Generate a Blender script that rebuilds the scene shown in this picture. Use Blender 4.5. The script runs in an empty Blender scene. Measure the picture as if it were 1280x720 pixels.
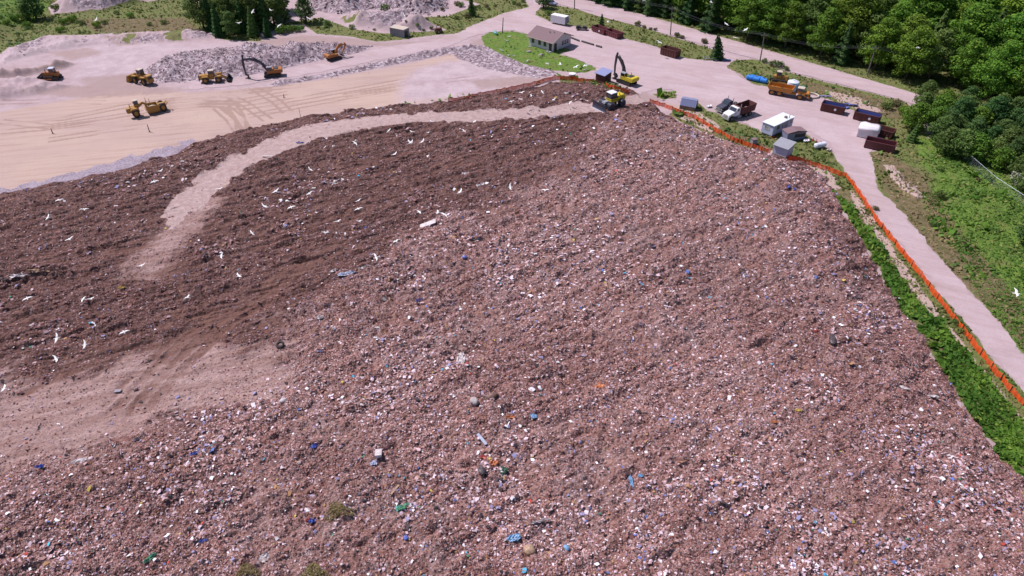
import bpy, bmesh, math, random
import numpy as np
from mathutils import Vector, Matrix
from mathutils.geometry import delaunay_2d_cdt
random.seed(5); RNG = np.random.default_rng(11)
SC = bpy.context.scene; COL = SC.collection
# ---------------------------------------------------------------- camera, sky, sun, exposure
CAM_H, PITCH, FPX = 66.0, math.radians(38.0), 854.0
cam_d = bpy.data.cameras.new('camera'); cam = bpy.data.objects.new('camera', cam_d); COL.objects.link(cam)
cam.location = (0, 0, CAM_H); cam.rotation_euler = (math.pi/2 - PITCH, 0, 0)
cam_d.sensor_width = 36; cam_d.lens = FPX/1280*36; cam_d.clip_start = .5; cam_d.clip_end = 8000
SC.camera = cam
SUN_EL = math.radians(56); SUN_AZ = math.radians(-62)          # azimuth from +Y towards +X
sdir = Vector((math.sin(SUN_AZ)*math.cos(SUN_EL), math.cos(SUN_AZ)*math.cos(SUN_EL), math.sin(SUN_EL)))
wd = bpy.data.worlds.new("World"); SC.world = wd; wd.use_nodes = True
sky = wd.node_tree.nodes.new('ShaderNodeTexSky'); sky.sky_type = 'NISHITA'; sky.sun_disc = False
sky.sun_elevation = SUN_EL; sky.sun_rotation = SUN_AZ % (2*math.pi); sky.altitude = 200
bg = wd.node_tree.nodes['Background']; bg.inputs[1].default_value = .08
wd.node_tree.links.new(sky.outputs[0], bg.inputs[0])
sl = bpy.data.lights.new('sun', 'SUN'); sl.energy = 4.6; sl.angle = math.radians(.55); sl.color = (1, .93, .93)
so = bpy.data.objects.new('sun', sl); COL.objects.link(so); so.rotation_euler = (-sdir).to_track_quat('-Z', 'Y').to_euler()
so.location = (-60, 60, 150)
SC.view_settings.view_transform = 'Standard'; SC.view_settings.look = 'None'; SC.view_settings.gamma = 1
SC.view_settings.exposure = 0.29
SC.render.engine = 'CYCLES'; SC.cycles.max_bounces = 5; SC.cycles.diffuse_bounces = 2; SC.cycles.transparent_max_bounces = 6
# ---------------------------------------------------------------- picture point -> ground point
SP, CP = math.sin(PITCH), math.cos(PITCH)
def ray(u, v):
    a, b = (u-640)/FPX, (v-360)/FPX
    return np.array([a, CP - b*SP, -SP - b*CP])
def P(u, v, z=0.):
    d = ray(u, v); t = (CAM_H - z)/-d[2]
    return (d[0]*t, d[1]*t)
def W(px, z=0.): return [P(u, v, z) for u, v in px]
# ---------------------------------------------------------------- noise
_T = RNG.random((256, 256))
def vnoise(x, y, s, o=0):
    x = np.asarray(x)*s + 17.3*o + 500; y = np.asarray(y)*s - 9.1*o + 500
    xi = np.floor(x).astype(int); yi = np.floor(y).astype(int); fx = x-xi; fy = y-yi
    fx = fx*fx*(3-2*fx); fy = fy*fy*(3-2*fy)
    a = _T[xi & 255, yi & 255]; b = _T[(xi+1) & 255, yi & 255]; c = _T[xi & 255, (yi+1) & 255]; d = _T[(xi+1) & 255, (yi+1) & 255]
    return (a*(1-fx)+b*fx)*(1-fy) + (c*(1-fx)+d*fx)*fy - .5
def fbm(x, y, s, n=4, o=0):
    r = 0; a = 1
    for k in range(n): r = r + a*vnoise(x, y, s*2**k, o+k); a *= .55
    return r
def smooth(a, b, x):
    t = np.clip((x-a)/(b-a), 0, 1); return t*t*(3-2*t)
def sdist(poly, X, Y, far=1e3, closed=True):
    """signed distance, positive inside"""
    X = np.asarray(X, float); Y = np.asarray(Y, float)
    pl = np.array(poly); D = np.full(X.shape, far); ins = np.zeros(X.shape, bool)
    m = (X > pl[:,0].min()-25) & (X < pl[:,0].max()+25) & (Y > pl[:,1].min()-25) & (Y < pl[:,1].max()+25)
    x = X[m]; y = Y[m]; d = np.full(x.shape, far**2); i_ = np.zeros(x.shape, bool)
    n = len(pl)
    for k in range(n if closed else n-1):
        ax, ay = pl[k]; bx, by = pl[(k+1) % n]; ex, ey = bx-ax, by-ay; L = ex*ex+ey*ey+1e-12
        t = np.clip(((x-ax)*ex+(y-ay)*ey)/L, 0, 1)
        dd = (x-ax-t*ex)**2+(y-ay-t*ey)**2
        if not closed and k == 0: dd = np.where(t <= 0, far**2, dd)
        if not closed and k == n-2: dd = np.where(t >= 1, far**2, dd)
        d = np.minimum(d, dd)
        if closed:
            c = (ay > y) != (by > y); i_ ^= c & (x < ex*(y-ay)/(ey+1e-12)+ax)
    d = np.sqrt(d); D[m] = d; ins[m] = i_
    return np.where(ins, D, -D)
def dline(px, X, Y): return -sdist(W(px), X, Y, closed=False)      # unsigned distance to a line of picture points
# ---------------------------------------------------------------- meshes
def tag(o, label=None, cat=None, group=None, kind=None):
    for k, v in (('label', label), ('category', cat), ('group', group), ('kind', kind)):
        if v: o[k] = v
    return o
def link(o, parent=None):
    COL.objects.link(o)
    if parent: o.parent = parent
    return o
def mesh_np(name, V, F, mat=None, parent=None, smoothf=False, attrs=None):
    """V (n,3); F (m,k) constant k"""
    me = bpy.data.meshes.new(name); V = np.asarray(V, np.float32); F = np.asarray(F, np.int32)
    m, k = F.shape
    me.vertices.add(len(V)); me.vertices.foreach_set('co', V.ravel())
    me.loops.add(m*k); me.loops.foreach_set('vertex_index', F.ravel())
    me.polygons.add(m); me.polygons.foreach_set('loop_start', np.arange(m, dtype=np.int32)*k)
    try: me.polygons.foreach_set('loop_total', np.full(m, k, np.int32))
    except Exception: pass
    me.polygons.foreach_set('use_smooth', np.full(m, smoothf))
    for an, arr in (attrs or {}).items():
        a = me.attributes.new(an, 'FLOAT_COLOR', 'POINT'); a.data.foreach_set('color', np.asarray(arr, np.float32).ravel())
    me.update(calc_edges=True)
    if mat: me.materials.append(mat)
    return link(bpy.data.objects.new(name, me), parent)
class MB:
    def __init__(s): s.v = []; s.f = []
    def add(s, v, f):
        o = len(s.v); s.v += [tuple(p) for p in v]; s.f += [tuple(i+o for i in q) for q in f]; return s
    def box(s, x0, x1, y0, y1, z0, z1, tx=0, ty=0):
        """axis box; tx, ty shrink the top"""
        s.add([(x0,y0,z0),(x1,y0,z0),(x1,y1,z0),(x0,y1,z0),(x0+tx,y0+ty,z1),(x1-tx,y0+ty,z1),(x1-tx,y1-ty,z1),(x0+tx,y1-ty,z1)],
              [(0,3,2,1),(4,5,6,7),(0,1,5,4),(1,2,6,5),(2,3,7,6),(3,0,4,7)]); return s
    def prism(s, pts, y0, y1):
        """profile in x,z pushed along y"""
        n = len(pts); s.add([(x,y0,z) for x,z in pts]+[(x,y1,z) for x,z in pts],
              [tuple(range(n)), tuple(range(2*n-1, n-1, -1))]+[(i,i+n,(i+1)%n+n,(i+1)%n) for i in range(n)]); return s
    def cyl(s, p0, p1, r0, r1=None, n=12, caps=True):
        p0 = Vector(p0); p1 = Vector(p1); r1 = r0 if r1 is None else r1
        d = (p1-p0).normalized(); a = d.orthogonal().normalized(); b = d.cross(a)
        v = [p0+(a*math.cos(2*math.pi*i/n)+b*math.sin(2*math.pi*i/n))*r0 for i in range(n)]
        v += [p1+(a*math.cos(2*math.pi*i/n)+b*math.sin(2*math.pi*i/n))*r1 for i in range(n)]
        f = [(i,(i+1)%n,(i+1)%n+n,i+n) for i in range(n)]
        if caps: f += [tuple(range(n-1,-1,-1)), tuple(range(n,2*n))]
        s.add(v, f); return s
    def bar(s, p0, p1, w, h=None):
        p0 = Vector(p0); p1 = Vector(p1); h = h or w; d = (p1-p0).normalized()
        a = d.cross(Vector((0,0,1)));  a = a.normalized() if a.length > 1e-4 else Vector((1,0,0)); b = a.cross(d)
        c = [(-1,-1),(1,-1),(1,1),(-1,1)]
        s.add([p0+a*i*w/2+b*j*h/2 for i,j in c]+[p1+a*i*w/2+b*j*h/2 for i,j in c],
              [(3,2,1,0),(4,5,6,7)]+[(i,(i+1)%4,(i+1)%4+4,i+4) for i in range(4)]); return s
    def build(s, name, mat, parent=None, bevel=0, smoothf=False):
        me = bpy.data.meshes.new(name); me.from_pydata(s.v, [], s.f)
        if mat: me.materials.append(mat)
        bm = bmesh.new(); bm.from_mesh(me); bmesh.ops.recalc_face_normals(bm, faces=bm.faces[:])
        if bevel:
            bmesh.ops.bevel(bm, geom=[e for e in bm.edges if e.is_manifold and e.calc_face_angle(0) > .5], offset=bevel, segments=2, affect='EDGES', clamp_overlap=True)
        if smoothf:
            for f in bm.faces: f.smooth = True
        bm.to_mesh(me); bm.free()
        return link(bpy.data.objects.new(name, me), parent)
def empty(name, loc, rz, label, cat, group=None):
    o = bpy.data.objects.new(name, None); COL.objects.link(o); o.empty_display_size = .5
    o.location = loc; o.rotation_euler = (0, 0, rz); return tag(o, label, cat, group)
def copy_tree(o, parent=None):
    c = o.copy(); COL.objects.link(c); c.parent = parent
    for ch in [q for q in o.children]: copy_tree(ch, c)
    return c
# ---------------------------------------------------------------- materials
class N:
    def __init__(s, name, rough=.9):
        s.m = bpy.data.materials.new(name); s.m.use_nodes = True; s.t = s.m.node_tree; s.b = s.t.nodes['Principled BSDF']
        s.b.inputs['Roughness'].default_value = rough; s.b.inputs['Specular IOR Level'].default_value = .25
        s.co = s.t.nodes.new('ShaderNodeNewGeometry').outputs['Position']
    def n(s, t, **k):
        q = s.t.nodes.new(t)
        for a, b in k.items(): setattr(q, a, b)
        return q
    def l(s, a, b): s.t.links.new(a, b)
    def put(s, i, v):
        if isinstance(v, bpy.types.NodeSocket): s.l(v, i)
        elif isinstance(v, (tuple, list)) and len(v) == 3 and i.type == 'RGBA': i.default_value = (*v, 1)
        else: i.default_value = v
    def noise(s, scale, detail=4, rough=.6, vec=None, dist=0):
        q = s.n('ShaderNodeTexNoise'); s.l(vec or s.co, q.inputs['Vector']); q.inputs['Scale'].default_value = scale
        q.inputs['Detail'].default_value = detail; q.inputs['Roughness'].default_value = rough; q.inputs['Distortion'].default_value = dist
        return q.outputs['Fac']
    def voro(s, scale, out='Color', vec=None):
        q = s.n('ShaderNodeTexVoronoi'); s.l(vec or s.co, q.inputs['Vector']); q.inputs['Scale'].default_value = scale; return q.outputs[out]
    def mp(s, rot=0, sc=(1,1,1)):
        q = s.n('ShaderNodeMapping'); s.l(s.co, q.inputs[0]); q.inputs['Rotation'].default_value = (0,0,rot); q.inputs['Scale'].default_value = sc; return q.outputs[0]
    def mp2(s, rot, sc):            # rotate first, then stretch
        a = s.n('ShaderNodeMapping'); s.l(s.co, a.inputs[0]); a.inputs['Rotation'].default_value = (0,0,rot)
        b = s.n('ShaderNodeMapping'); s.l(a.outputs[0], b.inputs[0]); b.inputs['Scale'].default_value = sc; return b.outputs[0]
    def ramp(s, fac, stops, interp='LINEAR'):
        q = s.n('ShaderNodeValToRGB'); s.l(fac, q.inputs[0]); r = q.color_ramp; r.interpolation = interp
        while len(r.elements) < len(stops): r.elements.new(.5)
        for e, (p, c) in zip(r.elements, stops):
            e.position = p; e.color = (*c, 1) if isinstance(c, (tuple, list)) else (c, c, c, 1)
        return q.outputs[0]
    def math(s, op, a, b=0, clamp=False):
        q = s.n('ShaderNodeMath', operation=op, use_clamp=clamp); s.put(q.inputs[0], a); s.put(q.inputs[1], b); return q.outputs[0]
    def mix(s, f, a, b, mode='MIX'):
        q = s.n('ShaderNodeMix', data_type='RGBA', blend_type=mode); s.put(q.inputs['Factor'], f)
        s.put(q.inputs[6], a); s.put(q.inputs[7], b); return q.outputs[2]
    def attr(s, name):
        q = s.n('ShaderNodeAttribute', attribute_name=name); return q.outputs['Color'], q.outputs['Alpha']
    def sep(s, c):
        q = s.n('ShaderNodeSeparateColor'); s.l(c, q.inputs[0]); return q.outputs
    def edge(s, mask, noise, amp=.7, w=.12):
        """mask made ragged by noise, then sharpened"""
        a = s.math('MULTIPLY', s.math('SUBTRACT', noise, .5), amp); a = s.math('ADD', mask, a)
        q = s.n('ShaderNodeMapRange', interpolation_type='SMOOTHSTEP'); s.l(a, q.inputs[0]); q.inputs[1].default_value = .5-w; q.inputs[2].default_value = .5+w
        return q.outputs[0]
    def bump(s, h, dist=.1, st=1):
        q = s.n('ShaderNodeBump'); s.l(h, q.inputs['Height']); q.inputs['Distance'].default_value = dist; q.inputs['Strength'].default_value = st
        s.l(q.outputs[0], s.b.inputs['Normal']); return s
    def base(s, c): s.put(s.b.inputs['Base Color'], c); return s
def paint(name, c, rough=.55, dirt=.35, dc=(.16,.12,.11), scale=1.3, metal=0, spec=.35):
    """weathered paint: patches of dust, small darker grime"""
    n = N(name, rough); tc = n.n('ShaderNodeTexCoord').outputs['Object']
    f = n.noise(scale, 5, .7, tc); g = n.noise(scale*7, 3, .6, tc)
    a = n.mix(n.ramp(f, [(.42, 0), (.72, dirt)]), c, dc); a = n.mix(n.ramp(g, [(.45, 0), (.8, dirt*.8)]), a, tuple(x*.55 for x in c))
    n.base(a); n.b.inputs['Metallic'].default_value = metal; n.b.inputs['Specular IOR Level'].default_value = spec
    return n.m
M = dict(
 yellow=paint('machine_yellow', (.40,.20,.035), dirt=.6, dc=(.20,.13,.10)), orange=paint('machine_orange', (.38,.135,.03)), lemon=paint('compactor_yellow', (.58,.46,.03), dirt=.2),
 hauler=paint('hauler_orange', (.50,.20,.03), dirt=.4), dark=paint('dark_steel', (.035,.032,.04), .6, .3), rubber=paint('rubber', (.03,.028,.03), .85, .45, (.13,.10,.10)),
 glass=paint('tinted_glass', (.03,.04,.06), .12, .05, spec=.6), white=paint('white_paint', (.72,.70,.76), .5, .22, (.42,.36,.38)),
 rust=paint('rusty_brown', (.13,.045,.04), .8, .6, (.055,.022,.022)), blue=paint('blue_liner', (.10,.13,.36), .6, .3), grey=paint('grey_metal', (.28,.28,.33), .55, .3),
 navy=paint('navy_boom', (.035,.04,.075), .5, .3), bluegrey=paint('bluegrey_sheet', (.26,.27,.42), .45, .25, metal=.2), wood=paint('weathered_wood', (.22,.15,.12), .85, .4),
 roofp=paint('mauve_shingle', (.20,.13,.145), .9, .35, (.13,.09,.10), 2), siding=paint('white_siding', (.62,.57,.62), .7, .25), tan=paint('tan_paint', (.50,.42,.36), .7, .3),
 poly=paint('white_polyethylene', (.66,.68,.78), .45, .12), teal=paint('teal_plastic', (.06,.34,.38), .4, .15), barrel=paint('blue_plastic', (.03,.20,.62), .35, .1),
 concrete=paint('concrete', (.27,.25,.30), .9, .4), pole=paint('pole_wood', (.17,.14,.14), .9, .35), red=paint('red_plastic', (.55,.06,.035), .5, .2), green=paint('green_plastic', (.05,.32,.20), .5, .3),
 rock=paint('rock', (.40,.34,.35), .9, .5, (.24,.19,.20)), black=paint('black_plastic', (.02,.02,.025), .4, .3), wire=paint('wire', (.10,.11,.13), .6, .1),
 gull=paint('gull_white', (.80,.78,.80), .7, .1), gullgrey=paint('gull_grey_wing', (.62,.61,.66), .7, .1), brownbin=paint('maroon_paint', (.16,.045,.055), .6, .4, (.07,.03,.035)),
 galv=paint('galvanised', (.42,.46,.50), .5, .2, metal=.3), hutroof=paint('blue_roof', (.22,.24,.42), .5, .2), chrome=paint('exhaust_chrome', (.6,.6,.65), .3, .1, metal=.8),
 lightblue=paint('pale_blue_siding', (.50,.52,.70), .6, .2), tarp=paint('white_tarp', (.72,.68,.74), .7, .25, (.45,.40,.42)))
# ================================================================ THE GROUND
MOUND = W([(-260,262),(-60,258),(0,243),(60,230),(150,213),(222,193),(238,181),(300,163),(380,147),(450,137),(520,130),(580,124),(640,114),(700,104),(745,104),(790,112),(806,124),(822,136),(850,152),(900,174),(950,190),(1005,205),(1035,225),(1052,255),(1075,295),(1105,350),(1140,405),(1180,460),(1215,520),(1252,568),(1290,612),(1380,700),(1560,900),(1600,1150),(-700,1150),(-700,400)])
TRACK = [(180,318),(190,292),(203,268),(222,245),(250,222),(290,198),(330,176),(365,162),(410,152.5),(470,145),(530,141.5),(600,139),(680,134),(740,127),(790,118),(815,112),(840,112),(822,124),(800,128),(745,137),(680,144),(600,150),(530,151),(470,156),(415,167),(360,184),(325,199),(298,213),(276,233),(252,258),(232,284),(215,318),(198,330)]
TAN = [(-60,500),(0,478),(70,458),(150,447),(205,432),(260,420),(320,415),(372,432),(370,470),(338,502),(285,522),(200,526),(145,548),(80,574),(0,594),(-60,604)]
LIGHT = [(800,134),(850,150),(905,176),(950,192),(1040,228),(1100,345),(1180,462),(1290,612),(1600,1150),(-700,1150),(-300,700),(0,600),(100,575),(180,545),(290,525),(345,500),(380,465),(385,425),(400,375),(430,340),(480,318),(540,288),(600,268),(640,255),(690,225),(720,190),(740,160),(770,140)]
def Hs0(x, y):
    d = sdist(MOUND, x, y); return smooth(0, 1.6, d)*.55 + smooth(0, 15, d)*2.7 + fbm(x, y, .028, 2, 3)*1.3*smooth(2, 20, d)
def W3(px):
    """picture outline dropped onto the smooth rubbish field"""
    z = np.full(len(px), 2.); D = np.array([ray(u, v) for u, v in px])
    for k in range(25):
        t = (CAM_H-z)/-D[:,2]; z = .5*z+.5*np.where((D[:,0]*t > -140) & (D[:,1]*t > 0), Hs0(D[:,0]*t, D[:,1]*t), 3.)
    t = (CAM_H-z)/-D[:,2]; return [(a, b) for a, b in zip(D[:,0]*t, D[:,1]*t)]
wT, wTan, wL = W3(TRACK), W3(TAN), W3(LIGHT)
def Hs(x, y):
    """smooth surface of the rubbish field (and flat ground outside it)"""
    x = np.asarray(x, float); y = np.asarray(y, float); d = sdist(MOUND, x, y)+1.3*fbm(x, y, .35, 3, 31)
    h = smooth(0, 1.6, d)*.55 + smooth(0, 15, d)*2.7 + fbm(x, y, .028, 2, 3)*1.3*smooth(2, 20, d)
    d2 = sdist(wL, x, y); h = h + smooth(-2.5, 4, d2)*.9*smooth(0, 10, d)
    dt = sdist(wT, x, y); h = h - smooth(-3, .5, dt)*.18
    rx, ry = P(38, 352, 3)
    h = h + 1.7*np.exp(-(((x-rx)/4.2)**2+((y-ry-1.5)/1.7)**2)**1.5)
    return np.where(d > 0, h, 0.)
def hit(u, v, off=0.):
    d = ray(u, v); t = (CAM_H-9)/-d[2]
    for k in range(60):
        x, y, z = d[0]*t, d[1]*t, CAM_H+d[2]*t; g = z-float(Hs(x, y))-off
        if g < .01: break
        t += max(g, .01)/-d[2]*.8
    return (x, y, z-off)
def loc(u, v, dz=0): x, y, z = hit(u, v); return (x, y, z+dz)
def heading(a, b):
    p, q = hit(*a), hit(*b); return math.atan2(q[1]-p[1], q[0]-p[0])
def local(poly, x, y): return sdist(poly, x, y)

# paint zones of the ground (picture outlines): name -> list of outlines
Z_SAND = [[(-260,262),(-60,258),(0,243),(150,214),(240,181),(380,147),(520,130),(600,120),(655,104),(640,88),(610,72),(570,66),(520,78),(460,89),(400,100),(340,108),(240,116),(150,112),(90,124),(0,140),(-200,160)]]
Z_PALE = [[(500,128),(600,120),(660,102),(640,86),(600,76),(560,76),(520,86),(500,104)], [(130,50),(240,56),(330,48),(300,62),(215,66),(185,84),(170,96),(110,104),(90,96),(105,78),(70,72)], [(0,60),(60,54),(130,52),(110,60),(60,66),(20,76),(-40,84),(-60,74)]]
Z_GRASS = [
 [(-300,-60),(0,-60),(120,-30),(60,8),(64,18),(130,14),(170,4),(230,-4),(262,10),(262,42),(200,40),(130,44),(92,44),(60,44),(30,54),(0,68),(-120,92),(-300,120)],
 [(250,38),(380,30),(395,42),(440,46),(470,52),(500,50),(540,44),(570,42),(600,30),(625,20),(662,9),(640,-20),(560,-40),(560,-5),(600,5),(560,20),(520,22),(545,32),(560,38),(480,42),(440,36),(400,22),(300,38),(330,52),(280,50)],
 [(601,46),(612,40),(640,39),(668,44),(690,55),(716,63),(700,68),(735,78),(747,87),(730,91),(690,88),(655,80),(625,67),(606,57)],
 [(664,16),(680,7),(704,8),(725,12),(790,30),(850,49),(892,62),(898,76),(862,74),(850,71),(820,58),(777,47),(745,37),(715,32),(690,28)],
 [(898,84),(915,76),(945,74),(985,90),(1030,102),(1080,114),(1130,127),(1150,140),(1160,175),(1140,190),(1112,182),(1090,152),(1060,134),(1030,122),(1008,116),(985,104),(958,110),(940,104),(925,92)],
 [(1086,190),(1115,186),(1150,180),(1190,150),(1300,160),(1500,210),(1700,500),(1500,700),(1300,470),(1250,405),(1205,355),(1165,312),(1130,268),(1098,238)],
 [(860,128),(872,128),(884,137),(905,146),(935,157),(952,166),(975,166),(1005,166),(1040,190),(1056,213),(1074,238),(1097,272),(1134,318),(1170,362),(1206,402),(1242,450),(1300,512),(1420,680),(1380,700),(1290,612),(1215,520),(1140,405),(1075,295),(1052,255),(1035,225),(1005,205),(950,190),(900,174),(850,152),(836,142),(850,136)],
 [(700,94),(722,98),(745,100),(770,105),(789,114),(780,121),(752,119),(735,110),(700,104)], [(816,118),(835,114),(853,114),(850,122),(828,124)],
 [(705,-4),(745,2),(800,17),(880,40),(940,57),(1040,86),(1140,116),(1300,165),(1700,300),(1800,-80),(700,-80)]]
Z_LUSH = [[(-300,-60),(60,-40),(62,10),(40,30),(0,40),(-300,60)], [(1150,250),(1175,215),(1220,205),(1300,250),(1500,400),(1500,600),(1290,460),(1230,390),(1200,320),(1160,280)], [(1140,170),(1200,160),(1280,240),(1200,240),(1150,205)], Z_GRASS[2]]
Z_BROWN = [[(1088,192),(1110,190),(1150,215),(1200,290),(1280,380),(1300,460),(1240,390),(1195,345),(1150,295),(1110,245)], [(850,136),(905,160),(955,180),(1010,200),(1060,240),(1100,300),(1160,380),(1280,530),(1290,600),(1230,520),(1140,390),(1070,270),(1030,220),(950,190),(880,165)], [(90,24),(230,22),(255,40),(200,42),(120,40)], [(700,96),(760,106),(752,118),(715,104)],[(1000,100),(1080,118),(1140,135),(1120,150),(1060,128),(1010,114)]]
Z_RUB = [[(180,86),(200,76),(240,66),(300,59),(400,56),(466,58),(450,66),(420,72),(380,80),(340,89),(300,96),(250,101),(200,104),(188,98)],
 [(335,108),(345,101),(400,93),(440,85),(480,75),(530,63),(590,56),(600,60),(570,66),(520,76),(460,88),(400,99),(345,108)], [(560,60),(600,56),(640,70),(680,84),(700,92),(672,98),(640,92),(600,84),(570,72)],
 [(380,-20),(560,-20),(560,12),(520,20),(470,12),(430,18),(380,12)], [(0,62),(60,46),(130,42),(230,38),(290,42),(250,50),(190,55),(120,56),(60,66),(0,80)], [(60,12),(110,-20),(250,-20),(180,4),(130,16),(70,18)], [(420,22),(470,16),(520,22),(555,36),(500,42),(440,34)]]
Z_DIRT = [[(100,98),(160,92),(175,100),(150,108),(110,112)],[(30,118),(90,108),(150,104),(235,112),(200,118),(110,122)],[(130,50),(170,46),(200,52),(150,58)],[(60,66),(110,60),(130,66),(90,76)],[(585,100),(640,96),(690,98),(660,106),(600,112)],[(-30,92),(20,92),(60,84),(78,78),(95,80),(80,86),(50,92),(20,98),(-30,102)], [(262,70),(330,62),(400,54),(540,52),(480,58),(400,58),(330,64)], [(300,54),(380,44),(450,48),(480,56),(400,58),(320,62)], [(790,112),(760,108),(745,120),(765,140),(810,134),(830,122)], [(600,48),(585,56),(600,60),(620,50)], [(880,86),(930,92),(945,104),(960,112),(920,106),(890,96)],[(1040,140),(1095,165),(1125,190),(1100,190),(1075,165)]]
TYRE = [[(206,128),(250,122),(300,126),(360,116)],[(206,131),(250,127),(310,130)],[(210,134),(262,131),(300,133)],[(206,133),(240,129),(290,128)],[(212,126),(260,121),(330,112)],[(0,165),(60,160),(140,150),(200,140)], [(30,150),(80,148),(150,134),(220,124),(300,114),(400,105)], [(0,152),(60,158),(130,148),(180,140)], [(205,136),(260,130),(290,132),(300,146),(302,168)], [(272,134),(288,148),(300,166)], [(280,133),(300,148),(307,162)], [(300,135),(360,126),(440,112),(520,98)], [(310,145),(400,128),(500,110),(560,102)], [(280,116),(310,132),(335,150)], [(320,112),(345,126),(360,140)], [(430,120),(520,105),(600,96)], [(200,130),(280,118),(340,112)], [(0,128),(80,126),(130,128)], [(60,175),(160,160),(240,148)], [(700,40),(760,60),(820,72)], [(860,100),(900,112),(950,116)], [(800,118),(860,104),(900,98)]]
def zmask(zs, X, Y, soft, off=0):
    m = np.zeros(X.shape)
    for z in zs: m = np.maximum(m, smooth(-soft, soft, sdist(W(z), X, Y)+off))
    return m
PILES = [(Z_RUB[0], 2.2, 6), (Z_RUB[1], .8, 3), (Z_RUB[3], 2.6, 6), (Z_RUB[4], 1.1, 4), (Z_RUB[5], 4.5, 8), (Z_RUB[6], 2.8, 5), (Z_DIRT[5], 2.2, 3),
 ([(-60,110),(0,100),(50,98),(72,104),(95,106),(70,114),(20,124),(-60,134)], 1.6, 4), ([(1100,205),(1125,212),(1150,240),(1175,262),(1160,262),(1130,245),(1108,222)], .4, 2)]
def Gh(X, Y, fine=True):
    h = np.zeros(X.shape)
    for z, a, w in PILES:
        d = sdist(W(z), X, Y)
        h = h + a*smooth(-.5, w, d)*(1+.9*fbm(X, Y, .16, 3, 5)) + (smooth(0, w*.6, d)*fbm(X, Y, .9, 3, 8)*.55 if fine else 0)
    h = h + smooth(0, 10, sdist(W([(-300,-60),(-60,-60),(62,-20),(62,12),(0,60),(-300,100)]), X, Y))*3
    return h
def terrain_grid(nx, ny, y0, y1, k0, k1, ext=True):
    s = np.linspace(-1.0, 1.0, nx)
    t = np.linspace(0, 1, ny); yy = y0*(y1/y0)**t
    if ext:
        s = np.concatenate([[-30, -9, -4, -2.4, -1.6, -1.25], s, [1.25, 1.6, 2.4, 4, 9, 30]])
        yy = np.concatenate([[-3000, -600, -120, -20, 15], yy, [400, 500, 800, 1600, 3500]])
    S, Y = np.meshgrid(s, yy); X = S*(k0+k1*np.clip(Y, 0, 400))
    i = np.arange(len(yy)-1)[:,None]*len(s)+np.arange(len(s)-1)[None,:]
    return X, Y, np.stack([i, i+1, i+1+len(s), i+len(s)], -1).reshape(-1, 4)
X, Y, F = terrain_grid(1150, 820, 24., 335., 26, .80)
x, y = X.ravel(), Y.ravel()
grass = np.maximum(zmask(Z_GRASS, x, y, 1.6), zmask(Z_RUB[4:5]+Z_RUB[6:7], x, y, 3)*smooth(.16, .34, fbm(x, y, .15, 4, 13))*.8); lush = zmask(Z_LUSH, x, y, 4); brown = zmask(Z_BROWN, x, y, 2.5)
sand = zmask(Z_SAND, x, y, 2.2); pale = zmask(Z_PALE, x, y, 4); rub = np.maximum(zmask(Z_RUB[:4], x, y, 1.5), zmask(Z_RUB[4:], x, y, 4)*np.clip(.45+1.1*fbm(x, y, .12, 4, 9), 0, 1)); dirt = zmask(Z_DIRT, x, y, 2.)
tyre = np.zeros(x.shape)
for L in TYRE:
    d = np.abs(dline(L, x, y)); d = np.abs(d-1.05)
    tyre = np.maximum(tyre, smooth(.6, .1, d)*np.clip(.75+1.3*fbm(x, y, .12, 2, 4), 0, 1))
Z = Gh(x, y) + .05*vnoise(x, y, .12)*sand
Z = np.minimum(Z, 9) - .06*tyre*sand + .12*fbm(x, y, .5, 2)*smooth(.5, 1, grass)
lineroff = dline([(-60,262),(0,246),(100,224),(160,208),(250,180)], x, y)
liner = smooth(-30, -12, x-P(232,185)[0]*1.0-0*y)*0+smooth(4.2, 2.6, np.abs(lineroff)+3.5*fbm(x, y, .3, 3))*smooth(.5, -.5, sdist(MOUND, x, y)-1)
far = (np.abs(x) > 400) | (y > 340) | (y < 20); grass = np.where(far, 1, grass); Z = np.where(far, 0, Z)
# dry pale scar in the right-hand meadow
scar = zmask([[(1104,206),(1116,206),(1130,222),(1150,240),(1157,246),(1146,250),(1130,240),(1115,225)], [(1060,232),(1085,262),(1110,300),(1160,372),(1220,448),(1275,520),(1268,528),(1205,450),(1145,370),(1098,300),(1070,262)], [(955,184),(990,196),(1040,212),(1052,235),(1040,240),(1020,218),(960,196)], [(1030,112),(1075,122),(1105,140),(1085,142),(1050,128)],[(830,128),(870,136),(900,158),(890,166),(850,148)]], x, y, 1.0)
g = N('ground_surface', .95)
c1, a1 = g.attr('zone_a'); c2, a2 = g.attr('zone_b')
s1, s2 = g.sep(c1), g.sep(c2)
n_big, n_mid, n_fine, n_grit = g.noise(.045, 4), g.noise(.35, 5, .65), g.noise(2.2, 4, .7), g.noise(9, 3, .7)
edgeN = g.noise(.55, 7, .72)
gravel = g.mix(g.ramp(n_mid, [(.35, 0), (.7, 1)]), (.485,.37,.395), (.395,.29,.305))
gravel = g.mix(g.ramp(g.noise(.16, 6, .75), [(.46, 0), (.66, .75)]), gravel, (.33,.235,.245)); gravel = g.mix(g.ramp(n_grit, [(.35, .55), (.6, 0)]), gravel, (.30,.225,.25))
streak = g.noise(.5, 5, .7, g.mp2(math.radians(-14), (.09, 1.1, 1)))
sandc = g.mix(g.ramp(n_big, [(.4, 0), (.62, 1)]), (.47,.34,.295), (.43,.31,.29))
sandc = g.mix(g.ramp(streak, [(.5, 0), (.68, .42)]), sandc, (.30,.185,.155))
sandc = g.mix(g.ramp(g.noise(1.1, 4, .7, g.mp2(math.radians(-12), (.05, 1.4, 1))), [(.56, 0), (.66, .5)]), sandc, (.26,.16,.13))
sandc = g.mix(g.ramp(n_grit, [(.3, .3), (.55, 0)]), sandc, (.33,.235,.215))
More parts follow.
